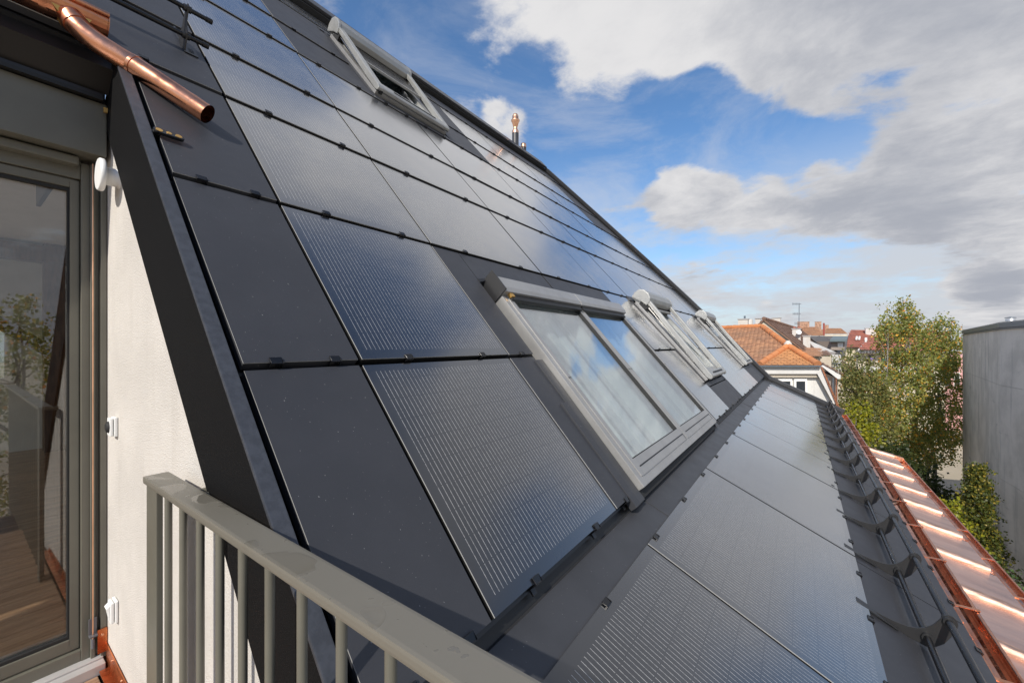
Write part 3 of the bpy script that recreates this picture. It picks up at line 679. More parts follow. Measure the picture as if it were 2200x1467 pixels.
def shutter_window(s0, s1, y0, y1, curtain, label):
    w = ring(MB(), s0, s1 - .06, y0, y1, .06, .06, -.03, .042).build('roof_window', 'alu_frame', HOUSE, bevel=.005, label=label)
    lining(w, s0, s1, y0, y1, 'plaster_white')
    ring(MB(), s0 + .065, s1 - .06, y0 + .07, y1 - .07, .08, .05, -.02, .05).build('sash', 'alu_light', w, bevel=.004)
    rbox(s0 + .13, s1 - .1, y0 + .12, y1 - .12, .022, .028).build('pane', 'glass_roof', w)
    if curtain:
        mb = MB(); n = 11; c0 = s1 - curtain; c1 = s1 - .05
        for k in range(n):
            a = c0 + (c1 - c0) * k / n; b = c0 + (c1 - c0) * (k + 1) / n - .006; rbox(a, b, y0 + .06, y1 - .06, .085, .098, mb)
        mb.build('shutter_curtain', 'black_metal', w)
        rbox(c0 - .03, c0 - .004, y0 + .06, y1 - .06, .08, .104).build('shutter_end_bar', 'alu_frame', w)
    for yy, sg in ((y0 - .004, 1), (y1 + .004, -1)):       # guide rails, higher at the head, rounded foot
        ya, yb = (yy, yy + .062) if sg > 0 else (yy - .062, yy)
        prof = [(s0 + .035, .045), (s0 - .005, .052), (s0 - .022, .070), (s0 - .018, .092), (s0 + .01, .106), (s1 - .14, .170), (s1 - .13, .125), (s0 + .35, .062)]
        MB().prism([RP(a, ya, h) for a, h in prof], YV * (yb - ya)).build('guide_rail', 'alu_light', w, bevel=.010)
        MB().tube([RP(s0 + .25, (ya + yb) / 2, .05), RP(s1 - .16, (ya + yb) / 2 + .0, .095)], .008, 8).build('guide_track', 'steel', w)
        rbox(s1 - .22, s1 - .10, ya + .012, yb - .012, .035, .13).build('hinge_block', 'rubber', w)
    MB().prism([RP(a, y0 + .05, h) for a, h in [(s0 - .012, .06), (s0 - .012, .09), (s0 + .0, .1), (s0 + .075, .108), (s0 + .085, .09), (s0 + .085, .06)]], YV * (y1 - y0 - .10)).build('foot_bar', 'alu_light', w, bevel=.006)
    rbox(s0 + .03, s0 + .05, y0 + .2, y1 - .2, .103, .1085).build('foot_groove', 'rubber', w)
    # head casing: rounded box
    prof = [(s1 - .19, .10), (s1 - .185, .155), (s1 - .15, .195), (s1 - .09, .215), (s1 - .02, .205), (s1 + .03, .165), (s1 + .04, .10), (s1 + .02, .03), (s1 - .10, .02), (s1 - .13, .09)]
    MB().prism([RP(a, y0 + .02, h) for a, h in prof], YV * (y1 - y0 - .04)).build('shutter_box', 'alu_light', w, bevel=.006)
    for ya, yb in ((y0 - .012, y0 + .02), (y1 - .02, y1 + .012)):
        mb = MB(); 
        big = [(p[0] + (p[0] - (s1 - .07)) * .03, p[1] + (p[1] - .12) * .03) for p in prof[:8]] + [(s1 - .11, .085)]
        mb.prism([RP(a, ya, h) for a, h in big], YV * (yb - ya)); mb.build('box_end_cap', 'alu_light', w, bevel=.014)
    rbox(s1 - .02, s1 + .06, y0 - .10, y1 + .03, -.01, .012).build('head_flashing', 'anthracite', w)
    rbox(s0 - .07, s0 - .02, y0 - .06, y1 + .03, -.02, .010).build('sill_flashing', 'blind', w)
    rbox(s0, s1, y0 - .05, y0 - .004, -.03, .010).build('side_flashing', 'anthracite', w)
    rbox(s0 - .02, s0 + .02, y0 + .03, y0 + .06, .03, .07).build('stay_bolt', 'rubber', w)
    return w
shutter_window(4.14, 5.42, 2.48, 3.46, .62, 'roof window near the ridge with its dark shutter half down')
shutter_window(.27, 1.60, 5.14, 6.20, .22, 'shuttered roof window right of the double window')
shutter_window(.28, 1.60, 8.95, 10.02, .22, 'farthest roof window near the gable edge')

# vent pipes
def vent(y, s, r, zt, cap):
    b = RP(s, y, -.1); v = MB().lathe(b, (0, 0, 1), [(r * 1.25, 0), (r * 1.25, .12), (r, .14), (r, zt)], 24).build('vent_pipe', 'anthracite', HOUSE)
    t = b + Vector((0, 0, zt))
    if cap: MB().lathe(t, (0, 0, 1), [(r * 1.02, -.02), (r * 1.02, .03), (r * .78, .06), (r * .62, .08), (r * .62, .12), (r * .70, .125), (r * 1.05, .21), (r * 1.32, .24), (r * 1.32, .255), (r * .98, .265), (r * .94, .34), (r * .7, .375), (r * .3, .385)], 24).build('vent_cap', 'copper_bright', v)
    else: MB().lathe(t, (0, 0, 1), [(r * 1.04, -.03), (r * 1.06, .0), (r * .95, .05), (r * .4, .06)], 24).build('vent_cap', 'copper_bright', v)
vent(6.86, 6.08, .068, .50, True); vent(7.16, 6.08, .058, .34, False)

# ================================================================== house body, dormer, balcony
mb = MB()
MB().box((.05, .47, -1.7), (.38, 3.22, -1.46)).build('house_wall', 'plaster_white', HOUSE)
def bodypoly(y_of):
    pts = [(.45, GZ - .2), (.45, LP(1.05, 0, -.17).z), (-.62, LP(-.15, 0, -.3).z - .03)]
    r0, r1 = RP(.1, 0, -.55), RP(5.9, 0, -.55); pts += [(r0.x, r0.z), (r1.x, r1.z), (2 * r1.x - r0.x - 1, r0.z), (2 * r1.x - r0.x - 1, GZ - .2)]
    return [(x, y_of(i), z) for i, (x, z) in enumerate(pts)]
near = bodypoly(lambda i: 3.2); far = bodypoly(lambda i: 7.6 if i in (4,) else 10.55)
mb.hexa(near, far); mb.build('house_wall', 'plaster_white', HOUSE)
MB().box((-11, -5, GZ - .2), (.40, 3.22, -1.62)).build('house_wall', 'plaster_white', HOUSE)
# cheek wall beside the balcony, white plaster
a, b = RP(2.35, 0, -.2), RP(-1.2, 0, -.2)
MB().prism([(-2.62, .425, -1.62), (b.x, .425, -1.62), (b.x, .425, b.z), (a.x, .425, a.z), (-2.62, .425, a.z)], (0, .03, 0)).build('cheek_wall', 'plaster', HOUSE)
MB().prism([(-2.60, .44, -1.62), (b.x, .44, -2.8), (b.x, .44, b.z), (-2.6, .44, -1.0)], (0, .02, 0)).build('wall_base', 'plaster', HOUSE)
# dormer fascia and roller blind box
DY0, DY1 = -3.0, .405
MB().box((-2.62, DY0, 1.045), (-2.425, DY1 - .008, 1.36)).build('dormer_fascia', 'fascia', HOUSE, bevel=.004)
MB().box((-2.44, DY0, 1.036), (-2.412, DY1 - .012, 1.050)).build('fascia_drip', 'black', HOUSE)
MB().box((-4.6, DY0, 1.34), (-2.40, .405, 1.37)).build('dormer_roof', 'copper', HOUSE)
MB().prism([(-2.47, .386, 1.335), (-2.47, .386, 1.0), (-4.5, .386, 1.0), (-4.5, .386, 1.335)], (0, .022, 0)).build('dormer_cheek', 'fascia', HOUSE)
MB().box((-2.66, DY0, .808), (-2.445, DY1 + .004, 1.034)).build('blind_box', 'olive', HOUSE, bevel=.004)
MB().box((-2.56, DY0, .765), (-2.505, .335, .800)).build('blind_end_bar', 'olive', HOUSE, bevel=.008)
MB().box((-2.425, .395, .99), (-2.414, .407, 1.01)).build('fascia_screw', 'brass', HOUSE)
# dormer gutter and outlet pipe
DG = MB(); cx, cz, r = -2.365, 1.335, .062; prof = [(-2.425, 1.36)] + [(cx + r * math.cos(math.pi + math.pi * k / 12), cz + r * math.sin(math.pi + math.pi * k / 12)) for k in range(13)]
for (xa, za), (xb, zb) in zip(prof, prof[1:]): DG.add([(xa, DY0, za), (xb, DY0, zb), (xb, .392, zb), (xa, .392, za)], [[0, 1, 2, 3]], smooth=True)
DG.tube([(cx + r + .004, DY0, cz + .006), (cx + r + .004, .392, cz + .006)], .011, 12)
DG.prism([(x, .389, z) for x, z in prof[1:]] , (0, .006, 0))
dg = DG.build('dormer_gutter', 'copper', HOUSE)
MB().tube([(cx, .205, cz), (cx, .225, cz)], r + .003, 24).build('gutter_seam', 'copper', dg)
o0 = Vector((-2.36, .285, 1.300)); tip = RP(2.10, .655, .055) ; bend = Vector((-2.285, .385, 1.200))
MB().hexa([(-2.41, .235, 1.30), (-2.315, .235, 1.30), (-2.315, .345, 1.30), (-2.41, .345, 1.30)], [(-2.385, .268, 1.262), (-2.318, .268, 1.262), (-2.318, .325, 1.262), (-2.385, .325, 1.262)]).build('outlet_box', 'brass', dg)
def bez(p0, p1, p2, n=10): return [p0 * (1 - t) ** 2 + p1 * 2 * t * (1 - t) + p2 * t * t for t in [i / n for i in range(n + 1)]]
dirp = (tip - bend).normalized(); q1 = bend + dirp * .10
path = bez(Vector((-2.335, .290, 1.290)), Vector((-2.300, .300, 1.215)), q1, 12)
pp = MB().tube(path, .040, 24).tube([path[2], path[3]], .043, 24).build('spout_elbow', 'copper', dg)
MB().tube([q1 - dirp * .01, tip], .0405, 28, caps=False).tube([tip + dirp * .0002, q1], .037, 28, caps=False).tube([q1 + dirp * .0, q1 + dirp * .012], .043, 28).build('spout_pipe', 'copper', dg)
# roof anchor tag with three yellow discs
AT = thing('roof_anchor', 'small black oblong anchor plate with three yellow discs beside the verge', 'roof anchor', RP(1.88, .5, .03))
mb = MB(); pr = []
for k in range(24):
    a = 2 * math.pi * k / 24; cy = .462 + (.062 if math.cos(a) > 0 else 0) ; pr.append(RP(1.875 + .016 * math.sin(a), cy + .016 * math.cos(a), .015))
mb.prism(pr, N1 * .012); mb.build('plate', 'black_metal', AT, bevel=.003)
for k, yy in enumerate((.464, .493, .522)): MB().lathe(RP(1.875, yy, .0272), N1, [(.0105 if k != 1 else .009, 0), (.0105 if k != 1 else .009, .001)], 6 if k == 1 else 16, smooth=False).build('disc', 'brass', AT)
rbox(1.868, 1.882, .445, .47, -.02, .0155).build('stem', 'black_metal', AT)

# glazed balcony door
DOOR = MB(); ZB, ZT = -1.385, .79
def vb(mb, y0_, y1_, x0, x1, z0=ZB, z1=ZT): return mb.box((x0, y0_, z0), (x1, y1_, z1))
vb(DOOR, .347, .374, -2.66, -2.552); vb(DOOR, .374, .388, -2.66, -2.535); vb(DOOR, .388, .403, -2.66, -2.552); vb(DOOR, .403, .4225, -2.66, -2.522)
DOOR.box((-2.66, DY0, .72), (-2.56, .347, .80)); DOOR.box((-2.66, DY0, ZB), (-2.555, .347, -1.33))
door = DOOR.build('balcony_door', 'olive', HOUSE, bevel=.003)
sash = MB(); sash.box((-2.645, .316, -1.325), (-2.572, .345, .715)); sash.box((-2.645, DY0, -1.325), (-2.572, .316, -1.275)); sash.box((-2.645, DY0, .68), (-2.572, .316, .715))
sash.build('sash', 'olive', door, bevel=.004)
mb = MB(); mb.box((-2.6, .309, -1.275), (-2.58, .316, .68)); mb.box((-2.6, DY0, -1.275), (-2.58, .309, -1.262)); mb.box((-2.6, DY0, .665), (-2.58, .309, .68)); mb.build('gasket', 'rubber', door)
MB().box((-2.612, DY0, -1.262), (-2.598, .309, .665)).build('pane', 'glass_door', door)
MB().box((-2.62, DY0, -1.262), (-2.60, .309, -1.255)).build('spacer_bar', 'alu', door)
cab = MB().tube([(-2.520, .378, .79), (-2.520, .378, -1.315)], .0022, 8).build('guide_cable', 'copper_bright', door)
mb = MB(); mb.box((-2.533, .366, -1.27), (-2.528, .392, -1.20)); mb.box((-2.533, .366, -1.275), (-2.507, .392, -1.268)); mb.tube([(-2.520, .378, -1.285), (-2.520, .378, -1.325)], .006, 12); mb.build('cable_clamp', 'grey_plastic', door, bevel=.001)
MB().box((-2.70, DY0, -1.43), (-2.47, .41, -1.386)).box((-2.70, DY0, -1.386), (-2.515, .41, -1.378)).build('door_sill', 'alu_sill', HOUSE, bevel=.003)
cf = MB(); cf.box((-2.520, .392, -1.36), (-2.514, .4225, -1.255)); cf.prism([(-2.514, .4175, -1.44), (-1.0, .4175, -1.44), (-1.0, .4175, -1.395), (-2.514, .4175, -1.325)], (0, .004, 0)); cf.box((-2.46, .388, -1.412), (-1.0, .4175, -1.406))
cf.build('corner_flashing', 'copper_red', HOUSE)
for xx, zz, nx in ((-2.513, -1.28, 0),): MB().lathe((xx, .407, zz), (1, 0, 0), [(.006, 0), (.005, .003)], 12).build('rivet', 'copper_bright', HOUSE)
for k in range(5): MB().lathe((-2.40 + .16 * k, .4172, -1.352 - .009 * k), (0, -1, 0), [(.004, 0), (.003, .003)], 10).build('rivet', 'copper_bright', HOUSE)
# deck boards
MB().box((-2.7, -3, -1.60), (.35, .40, -1.47)).build('balcony_slab', 'black', HOUSE)
for k in range(15):
    x0 = -2.465 + .145 * k; MB().box((x0, -3, -1.450), (x0 + .139, .384, -1.425)).build('deck_board', 'deck_wood', HOUSE, bevel=.003)
# room behind the door
MB().box((-8.3, -4, -1.40), (-2.66, 3.1, -1.385)).build('room_floor', 'black', HOUSE)
for k in range(26): MB().box((-8.25 + .21 * k, -4, -1.385), (-8.25 + .21 * k + .207, 3.05, -1.372)).build('floor_board', 'parquet', HOUSE)
MB().box((-8.3, -4, -1.4), (-8.2, -.35, 1.5)).box((-8.3, .50, -1.4), (-8.2, 3.1, 1.5)).box((-8.3, -.35, -1.4), (-8.2, .50, -.48)).box((-8.3, -.35, .36), (-8.2, .50, 1.5)).build('room_wall', 'plaster_white', HOUSE)
MB().box((-8.3, 3.05, -1.385), (-2.70, 3.12, 1.5)).build('room_wall', 'plaster_white', HOUSE)
MB().box((-8.5, -4, 1.29), (-2.66, .382, 1.335)).box((-8.5, .382, 1.29), (-3.25, 3.1, 1.335)).build('room_ceiling', 'plaster_white', HOUSE)
MB().hexa([RP(-.6, .47, -.60), RP(-.6, 3.1, -.60), RP(2.6, 3.1, -.60), RP(2.6, .47, -.60)], [RP(-.6, .47, -.57), RP(-.6, 3.1, -.57), RP(2.6, 3.1, -.57), RP(2.6, .47, -.57)]).build('room_ceiling', 'plaster_white', HOUSE)
wf = ring_wall = MB()
for y0_, y1_, z0_, z1_ in ((-.35, -.29, -.48, .36), (.44, .50, -.48, .36), (-.29, .44, -.48, -.42), (-.29, .44, .30, .36)): wf.box((-8.19, y0_, z0_), (-8.13, y1_, z1_))
wf = wf.build('room_window', 'white_plastic', HOUSE)
MB().box((-8.165, -.29, -.42), (-8.155, .44, .30)).build('pane', 'glass_door', wf)
MB().box((-8.0, .74, -1.372), (-7.82, .92, 1.29)).build('post', 'beam_wood', HOUSE)
MB().prism([(-7.96, -.9, 1.30), (-7.96, -.72, 1.30), (-7.96, .74, .05), (-7.96, .74, -.13)], (.12, 0, 0)).build('brace', 'beam_wood', HOUSE)
MB().prism([(-7.96, .92, .55), (-7.96, .92, .73), (-7.96, 1.75, 1.29), (-7.96, 1.95, 1.29)], (.12, 0, 0)).build('brace', 'beam_wood', HOUSE)
MB().box((-8.0, -4, 1.05), (-7.80, 3.05, 1.25)).build('tie_beam', 'beam_wood', HOUSE)

# balcony railing
RL = thing('balcony_railing', 'olive grey metal balcony railing with wet handrail and round balusters', 'railing', (-1.5, .353, -1.43))
MB().box((-1.512, .325, -.391), (.75, .383, -.371)).build('handrail', 'wet_rail', RL, bevel=.006)
MB().box((-1.500, .331, -1.6), (-1.408, .345, -.391)).build('post', 'olive', RL, bevel=.002)
for k in range(19): MB().tube([(-1.394 + .1175 * k, .353, -1.50), (-1.394 + .1175 * k, .353, -.389)], .0085, 16).build('baluster', 'olive', RL)
MB().box((-1.5, .338, -1.53), (.7, .368, -1.50)).build('bottom_rail', 'olive', RL)
for x in (-1.335, -1.290): MB().tube([(x, .375, -.405), (x, .4255, -.405)], .012, 16).build('wall_bracket', 'olive', RL)

# wall fittings
tag(MB().lathe((-2.315, .425, .690), (0, -1, 0), [(.042, 0), (.040, .004), (.036, .006), (.036, .045), (.062, .046), (.065, .050), (.065, .060), (.061, .064)], 32).build('wall_fitting', 'white_plastic'), 'round white disc shaped fitting on a short stem, high on the white wall', 'wall fitting')
sw = thing('wall_sensor', 'small white wall box with a round black eye, above the railing', 'sensor', (-2.36, .42, -.345))
MB().box((-2.390, .412, -.385), (-2.330, .4235, -.305)).box((-2.387, .400, -.382), (-2.333, .410, -.308)).build('case', 'white_plastic', sw, bevel=.004)
MB().lathe((-2.36, .400, -.345), (0, -1, 0), [(.024, 0), (.022, .006), (.012, .010)], 20).build('eye', 'rubber', sw)
sk = thing('wall_socket', 'white outdoor wall socket with hinged flap near the copper corner flashing', 'socket', (-2.33, .42, -1.115))
MB().box((-2.380, .413, -1.160), (-2.320, .4235, -1.070)).box((-2.377, .400, -1.157), (-2.323, .411, -1.073)).build('case', 'white_plastic', sk, bevel=.004)
MB().prism([(-2.370, .400, -1.150), (-2.370, .392, -1.10), (-2.370, .388, -1.092), (-2.370, .400, -1.080)], (.04, 0, 0)).build('flap', 'white_plastic', sk, bevel=.003)

# ================================================================== copper bay roof below
CR = thing('bay_roof', 'copper standing seam roof of the bay below the gutter', 'roof', (1.05, 6, GZ))
def CP(x, y, h=0): return Vector((x, y, -1.815 - .25 * (x - .70) + h))
SY = [1.05, 1.66, 2.38, 3.10, 3.82, 4.54, 5.27, 6.01, 6.73, 7.43, 8.15, 8.87, 9.64]
for a, b in zip(SY, SY[1:]):
    MB().hexa([CP(.40, a + .04, -.02), CP(1.37, a + .04, -.02), CP(1.37, b - .04, -.02), CP(.40, b - .04, -.02)], [CP(.40, a + .04, 0), CP(1.37, a + .04, 0), CP(1.37, b - .04, 0), CP(.40, b - .04, 0)]).build('copper_tray', 'copper_sheet', CR)
for a in SY:
    n = 14; MB().tube([CP(.40, a, .008).lerp(CP(1.33, a, .008), k / n) + Vector((0, random.uniform(-.002, .002), random.uniform(-.002, .002))) for k in range(n + 1)], .044, 18, rs=[.044 + random.uniform(-.003, .003) for k in range(n + 1)]).build('standing_seam', 'seam_copper', CR)
mb = MB(); gx, gz = 1.41, CP(1.37, 0).z - .02
for k in range(10):
    a0, a1 = math.pi + math.pi * k / 10, math.pi + math.pi * (k + 1) / 10
    mb.add([(gx + .05 * math.cos(a0), 1.0, gz + .05 * math.sin(a0)), (gx + .05 * math.cos(a1), 1.0, gz + .05 * math.sin(a1)), (gx + .05 * math.cos(a1), 9.72, gz + .05 * math.sin(a1)), (gx + .05 * math.cos(a0), 9.72, gz + .05 * math.sin(a0))], [[0, 1, 2, 3]], smooth=True)
mb.tube([(gx + .052, 1.0, gz + .006), (gx + .052, 9.72, gz + .006)], .009, 10); mb.add([(gx + .05 * math.cos(math.pi + math.pi * k / 10), 9.72, gz + .05 * math.sin(math.pi + math.pi * k / 10)) for k in range(11)], [list(range(11))])
g2 = mb.build('rain_gutter', 'copper', CR)
for k in range(12): MB().box((gx - .05, 1.3 + .72 * k, gz + .004), (gx + .058, 1.33 + .72 * k, gz + .012)).build('gutter_bracket', 'copper', g2)
MB().hexa([CP(.40, 9.64, -.03), CP(1.46, 9.64, -.03), CP(1.46, 9.72, -.03), CP(.40, 9.72, -.03)], [CP(.40, 9.64, .035), CP(1.46, 9.64, .035), CP(1.46, 9.72, .035), CP(.40, 9.72, .035)]).build('edge_trim', 'copper_bright', CR)
MB().box((.30, 1.0, GZ), (1.30, 9.6, -2.10)).build('bay_wall', 'render_white', CR)

# ================================================================== ground
g = MB().add([(-400, -300, GZ), (600, -300, GZ), (600, 900, GZ), (-400, 900, GZ)], [[0, 1, 2, 3]]).build('ground', 'ground'); g['kind'] = 'structure'

# ================================================================== neighbours
def at(x, y, d): return (FWD + RGT * ((x - 1100) / FPX) + UP * ((HY - y) / FPX)) * d      # point seen at photo pixel x, y at depth d
def aty(x, y, Y):
    r = FWD + RGT * ((x - 1100) / FPX) + UP * ((HY - y) / FPX); return r * (Y / r.y)
def onpl(x, y, p0, n):
    r = FWD + RGT * ((x - 1100) / FPX) + UP * ((HY - y) / FPX); return r * (n.dot(p0) / n.dot(r))
def tiles(name, poly, parent, m, tw=.18, ex=.16, lift=.02):
    """beaver-tail tiles on a planar polygon (first edge is the eave)"""
    p0, p1 = poly[0], poly[1]; ux = (p1 - p0).normalized(); nn = (p1 - p0).cross(poly[2] - p0).normalized()
    if nn.z < 0: nn = -nn
    uy = nn.cross(ux).normalized()
    if uy.z < 0: uy = -uy
    P2 = [((p - p0).dot(ux), (p - p0).dot(uy)) for p in poly]
    def inside(x, y):
        c = False
        for i in range(len(P2)):
            (x1, y1), (x2, y2) = P2[i], P2[i - 1]
            if (y1 > y) != (y2 > y) and x < (x2 - x1) * (y - y1) / (y2 - y1) + x1: c = not c
        return c
    xs = [p[0] for p in P2]; ys = [p[1] for p in P2]; mb = MB(); row = 0; y = min(ys)
    while y < max(ys):
        x = min(xs) + (tw / 2 if row % 2 else 0)
        while x < max(xs):
            if inside(x + tw / 2, y + ex * .5):
                w = tw * .47; dz = random.uniform(-.004, .004)
                pl = [(-w, ex * 1.15, 0), (-w, ex * .12, lift), (-w * .5, -.02, lift * 1.1), (w * .5, -.02, lift * 1.1), (w, ex * .12, lift), (w, ex * 1.15, 0)]
                vs = [p0 + ux * (x + tw / 2 + a) + uy * (y + b) + nn * (c + dz) for a, b, c in pl]; lo = [v - nn * .014 for v in vs]
                mb.add(vs + lo, [[0, 1, 2, 3, 4, 5], [1, 7, 8, 2], [2, 8, 9, 3], [3, 9, 10, 4]])
            x += tw
        y += ex; row += 1
    o = mb.build(name, m, parent); o['kind'] = 'stuff'
    return o
def ridge_tiles(a, b, parent, m='ridge_tile', r=.11, step=.36):
    n = max(1, int((b - a).length / step)); d = (b - a) / n; mb = MB()
    for i in range(n): mb.tube([a + d * i, a + d * (i + 1.06)], r, 8, rs=[r * 1.08, r * .92])
    o = mb.build('ridge_tile', m, parent); o['kind'] = 'stuff'; return o
def chimney(parent, base, w, d, h, m='chimney_white', cap=True):
    b = Vector(base); c = MB().box((b.x - w / 2, b.y - d / 2, b.z - .5), (b.x + w / 2, b.y + d / 2, b.z + h)).build('chimney', m, parent, bevel=.01)
    if cap: MB().box((b.x - w / 2 - .05, b.y - d / 2 - .05, b.z + h), (b.x + w / 2 + .05, b.y + d / 2 + .05, b.z + h + .06)).build('chimney_cap', 'render_grey', c)
    return c
# orange roofed house beyond the gable
NH = thing('neighbour_house', 'white house with a big orange tiled hip roof just beyond the gable', 'house', aty(1700, 790, 18).xy.to_3d() + Vector((0, 0, GZ)))
eL, eR, ap = aty(1632, 784, 17), aty(1757, 784, 17), aty(1693, 744, 18.6); rg = aty(1637, 702, 22.0)
nM = (ap - eL).cross(rg - eL).normalized(); rl = onpl(1470, 703, eL, nM); ml = onpl(1440, 830, eL, nM)
mleft = onpl(1480, 790, eL, nM)
tiles('roof_tile', [eL, ap, rg, rl, ml], NH, 'tile_orange') if False else None
# main slope: eave runs through eL, horizontal in the plane
ux = Vector((nM.y, -nM.x, 0)).normalized(); ux = ux if ux.dot(eL - eR) > 0 else -ux
ml = eL + ux * 9
tiles('roof_tile', [ml, eL, ap, rg, rg + ux * 8], NH, 'tile_orange', .18, .155)
tiles('roof_tile', [eL, eR, ap], NH, 'tile_orange_lit', .18, .155)
back = eR + Vector((-1.0, 9, -.1)); 
MB().hexa([eL - UP * .06, eR - UP * .06, ap - UP * .06], [eL - UP * .005, eR - UP * .005, ap - UP * .005]).build('roof_board', 'tile_brown', NH)
MB().hexa([p - UP * .08 for p in (ml, eL, ap, rg, rg + ux * 8)], [p - UP * .01 for p in (ml, eL, ap, rg, rg + ux * 8)]).build('roof_board', 'tile_brown', NH)
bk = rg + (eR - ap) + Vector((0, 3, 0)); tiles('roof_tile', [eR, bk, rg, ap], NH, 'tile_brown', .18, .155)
for a, b in ((eL, ap), (eR, ap), (ap, rg), (rg + ux * 8, rg)): ridge_tiles(a + UP * .03, b + UP * .03, NH)
MB().lathe(ap + UP * .02, UP, [(.14, 0), (.12, .1), (.05, .2)], 10).build('hip_end', 'chimney_white', NH)
def wallpoly(pts, Y, dep, name, m, par): return MB().prism([aty(x, y, Y) for x, y in pts], (0, dep, 0)).build(name, m, par)
wallpoly([(1560, 787), (1757, 787), (1800, 868), (1812, 1100), (1560, 1100)], 17.35, 4, 'house_wall', 'render_white', NH)
wallpoly([(1600, 788), (1762, 788), (1799, 866), (1791, 868), (1756, 803), (1600, 803)], 17.1, .3, 'cornice', 'render_white', NH)
wallpoly([(1600, 785), (1763, 785), (1763, 788), (1600, 788)], 16.95, .4, 'eaves_gutter', 'zinc', NH)
wallpoly([(1600, 803), (1753, 803), (1757, 810), (1600, 810)], 17.2, .2, 'cornice_moulding', 'render_beige', NH)
wallpoly([(1757, 812), (1766, 812), (1794, 868), (1790, 872)], 17.28, .1, 'cornice_moulding', 'render_beige', NH)
wallpoly([(1763, 788), (1767, 788), (1806, 878), (1801, 880)], 17.05, .5, 'rake_trim', 'copper', NH)
for x0, x1 in ((1706, 1734), (1672, 1702)):
    f = wallpoly([(x0, 814), (x1, 814), (x1, 862), (x0, 862)], 17.25, .15, 'window', 'plaster_white', NH)
    wallpoly([(x0 + 5, 819), (x1 - 4, 819), (x1 - 4, 858), (x0 + 5, 858)], 17.24, .05, 'pane', 'window_dark', f)
# side wing with pipes
wallpoly([(1766, 800), (1800, 812), (1802, 1000), (1766, 1000)], 19.5, 3, 'side_wing', 'render_taupe', NH)
wallpoly([(1764, 786), (1768, 784), (1806, 805), (1806, 814), (1800, 814)], 19.2, 3.2, 'wing_eaves', 'render_white', NH)
tiles('roof_tile', [aty(1806, 804, 19.2), aty(1806, 800, 22.5), aty(1750, 770, 22.5), aty(1755, 778, 19.2)], NH, 'tile_brown', .2, .17)
for x, m in ((1780, 'zinc'), (1790, 'zinc'), (1797, 'copper')):
    p = aty(x, 812, 19.3); MB().tube([p, p - UP * 4], .022, 8).build('downpipe', m, NH)
# terrace with planters behind
TE = thing('terrace', 'white roof terrace with railing and flowering planters left of the birch', 'terrace', at(1780, 790, 27).xy.to_3d() + Vector((0, 0, GZ)))
def quadwall(pts, d, dep, name, m, par): return MB().prism([at(x, y, d) for x, y in pts], FWD * dep).build(name, m, par)
quadwall([(1764, 762), (1806, 762), (1808, 775), (1762, 775)], 28, 1, 'parapet', 'render_white', TE)
quadwall([(1760, 775), (1808, 775), (1806, 1100), (1764, 1100)], 27, 3, 'terrace_wall', 'render_white', TE)
for k in range(7): MB().tube([at(1773 + 5 * k, 780, 25.5), at(1773 + 5 * k, 797, 25.5)], .018, 6).build('railing_post', 'zinc', TE)
MB().tube([at(1768, 781, 25.5), at(1806, 781, 25.5)], .03, 8).build('railing_rail', 'zinc', TE)
quadwall([(1766, 797), (1808, 797), (1808, 812), (1766, 812)], 25.4, .8, 'terrace_slab', 'render_white', TE)

def gable_house(name, label, cat, peak, ridge_far, half_w, eave_drop, wall_m, tile_m, tw=.22, ex=.19, over=.25, realtiles=True, base=GZ):
    """ridge from peak to ridge_far; gable at peak"""
    h = thing(name, label, cat, (peak.x, peak.y, base)); r = (ridge_far - peak); r.z = 0; L = r.length; u = r.normalized(); v = Vector((u.y, -u.x, 0))
    zt = peak.z; ze = zt - eave_drop
    A = peak.copy(); B = peak + u * L
    eaves = [(A + v * half_w, B + v * half_w), (A - v * half_w, B - v * half_w)]
    pts = [Vector((A.x, A.y, zt - .1))] + [Vector((p.x, p.y, ze - .08)) for p in (A + v * (half_w - over), )] + [Vector((p.x, p.y, base)) for p in (A + v * (half_w - over), A - v * (half_w - over))] + [Vector((p.x, p.y, ze - .08)) for p in (A - v * (half_w - over),)]
    MB().prism([p + u * .15 for p in pts], u * (L - .3)).build('house_wall', wall_m, h)
    for sgn, (e0, e1) in zip((1, -1), eaves):
        e0 = Vector((e0.x, e0.y, ze)); e1 = Vector((e1.x, e1.y, ze)); a = Vector((A.x, A.y, zt)); b = Vector((B.x, B.y, zt))
        MB().hexa([p - UP * .12 for p in (e0, e1, b, a)], [p - UP * .012 for p in (e0, e1, b, a)]).build('roof', tile_m, h)
        if realtiles: tiles('roof_tile', [e0, e1, b, a], h, tile_m, tw, ex)
    ridge_tiles(Vector((A.x, A.y, zt + .02)), Vector((B.x, B.y, zt + .02)), h, tile_m, .12, .4)
    return h, u, v
# beige gable house behind the orange roof
pk = at(1641, 685, 27)
BH, u, v = gable_house('gable_house', 'beige gable house with brown tiled roof, tall chimney and solar tubes', 'house', pk, at(1722, 715, 47), 5.2, 4.9, 'render_beige', 'tile_brown')
chimney(BH, at(1668, 709, 33), .58, .55, .95, 'chimney_white'); chimney(BH, at(1629, 706, 30), .34, .4, .72); chimney(BH, at(1597, 706, 29.5), .62, .5, .66)
p = at(1600, 686, 29.5); MB().tube([p, p + UP * .25], .06, 8).build('flue', 'zinc', BH)
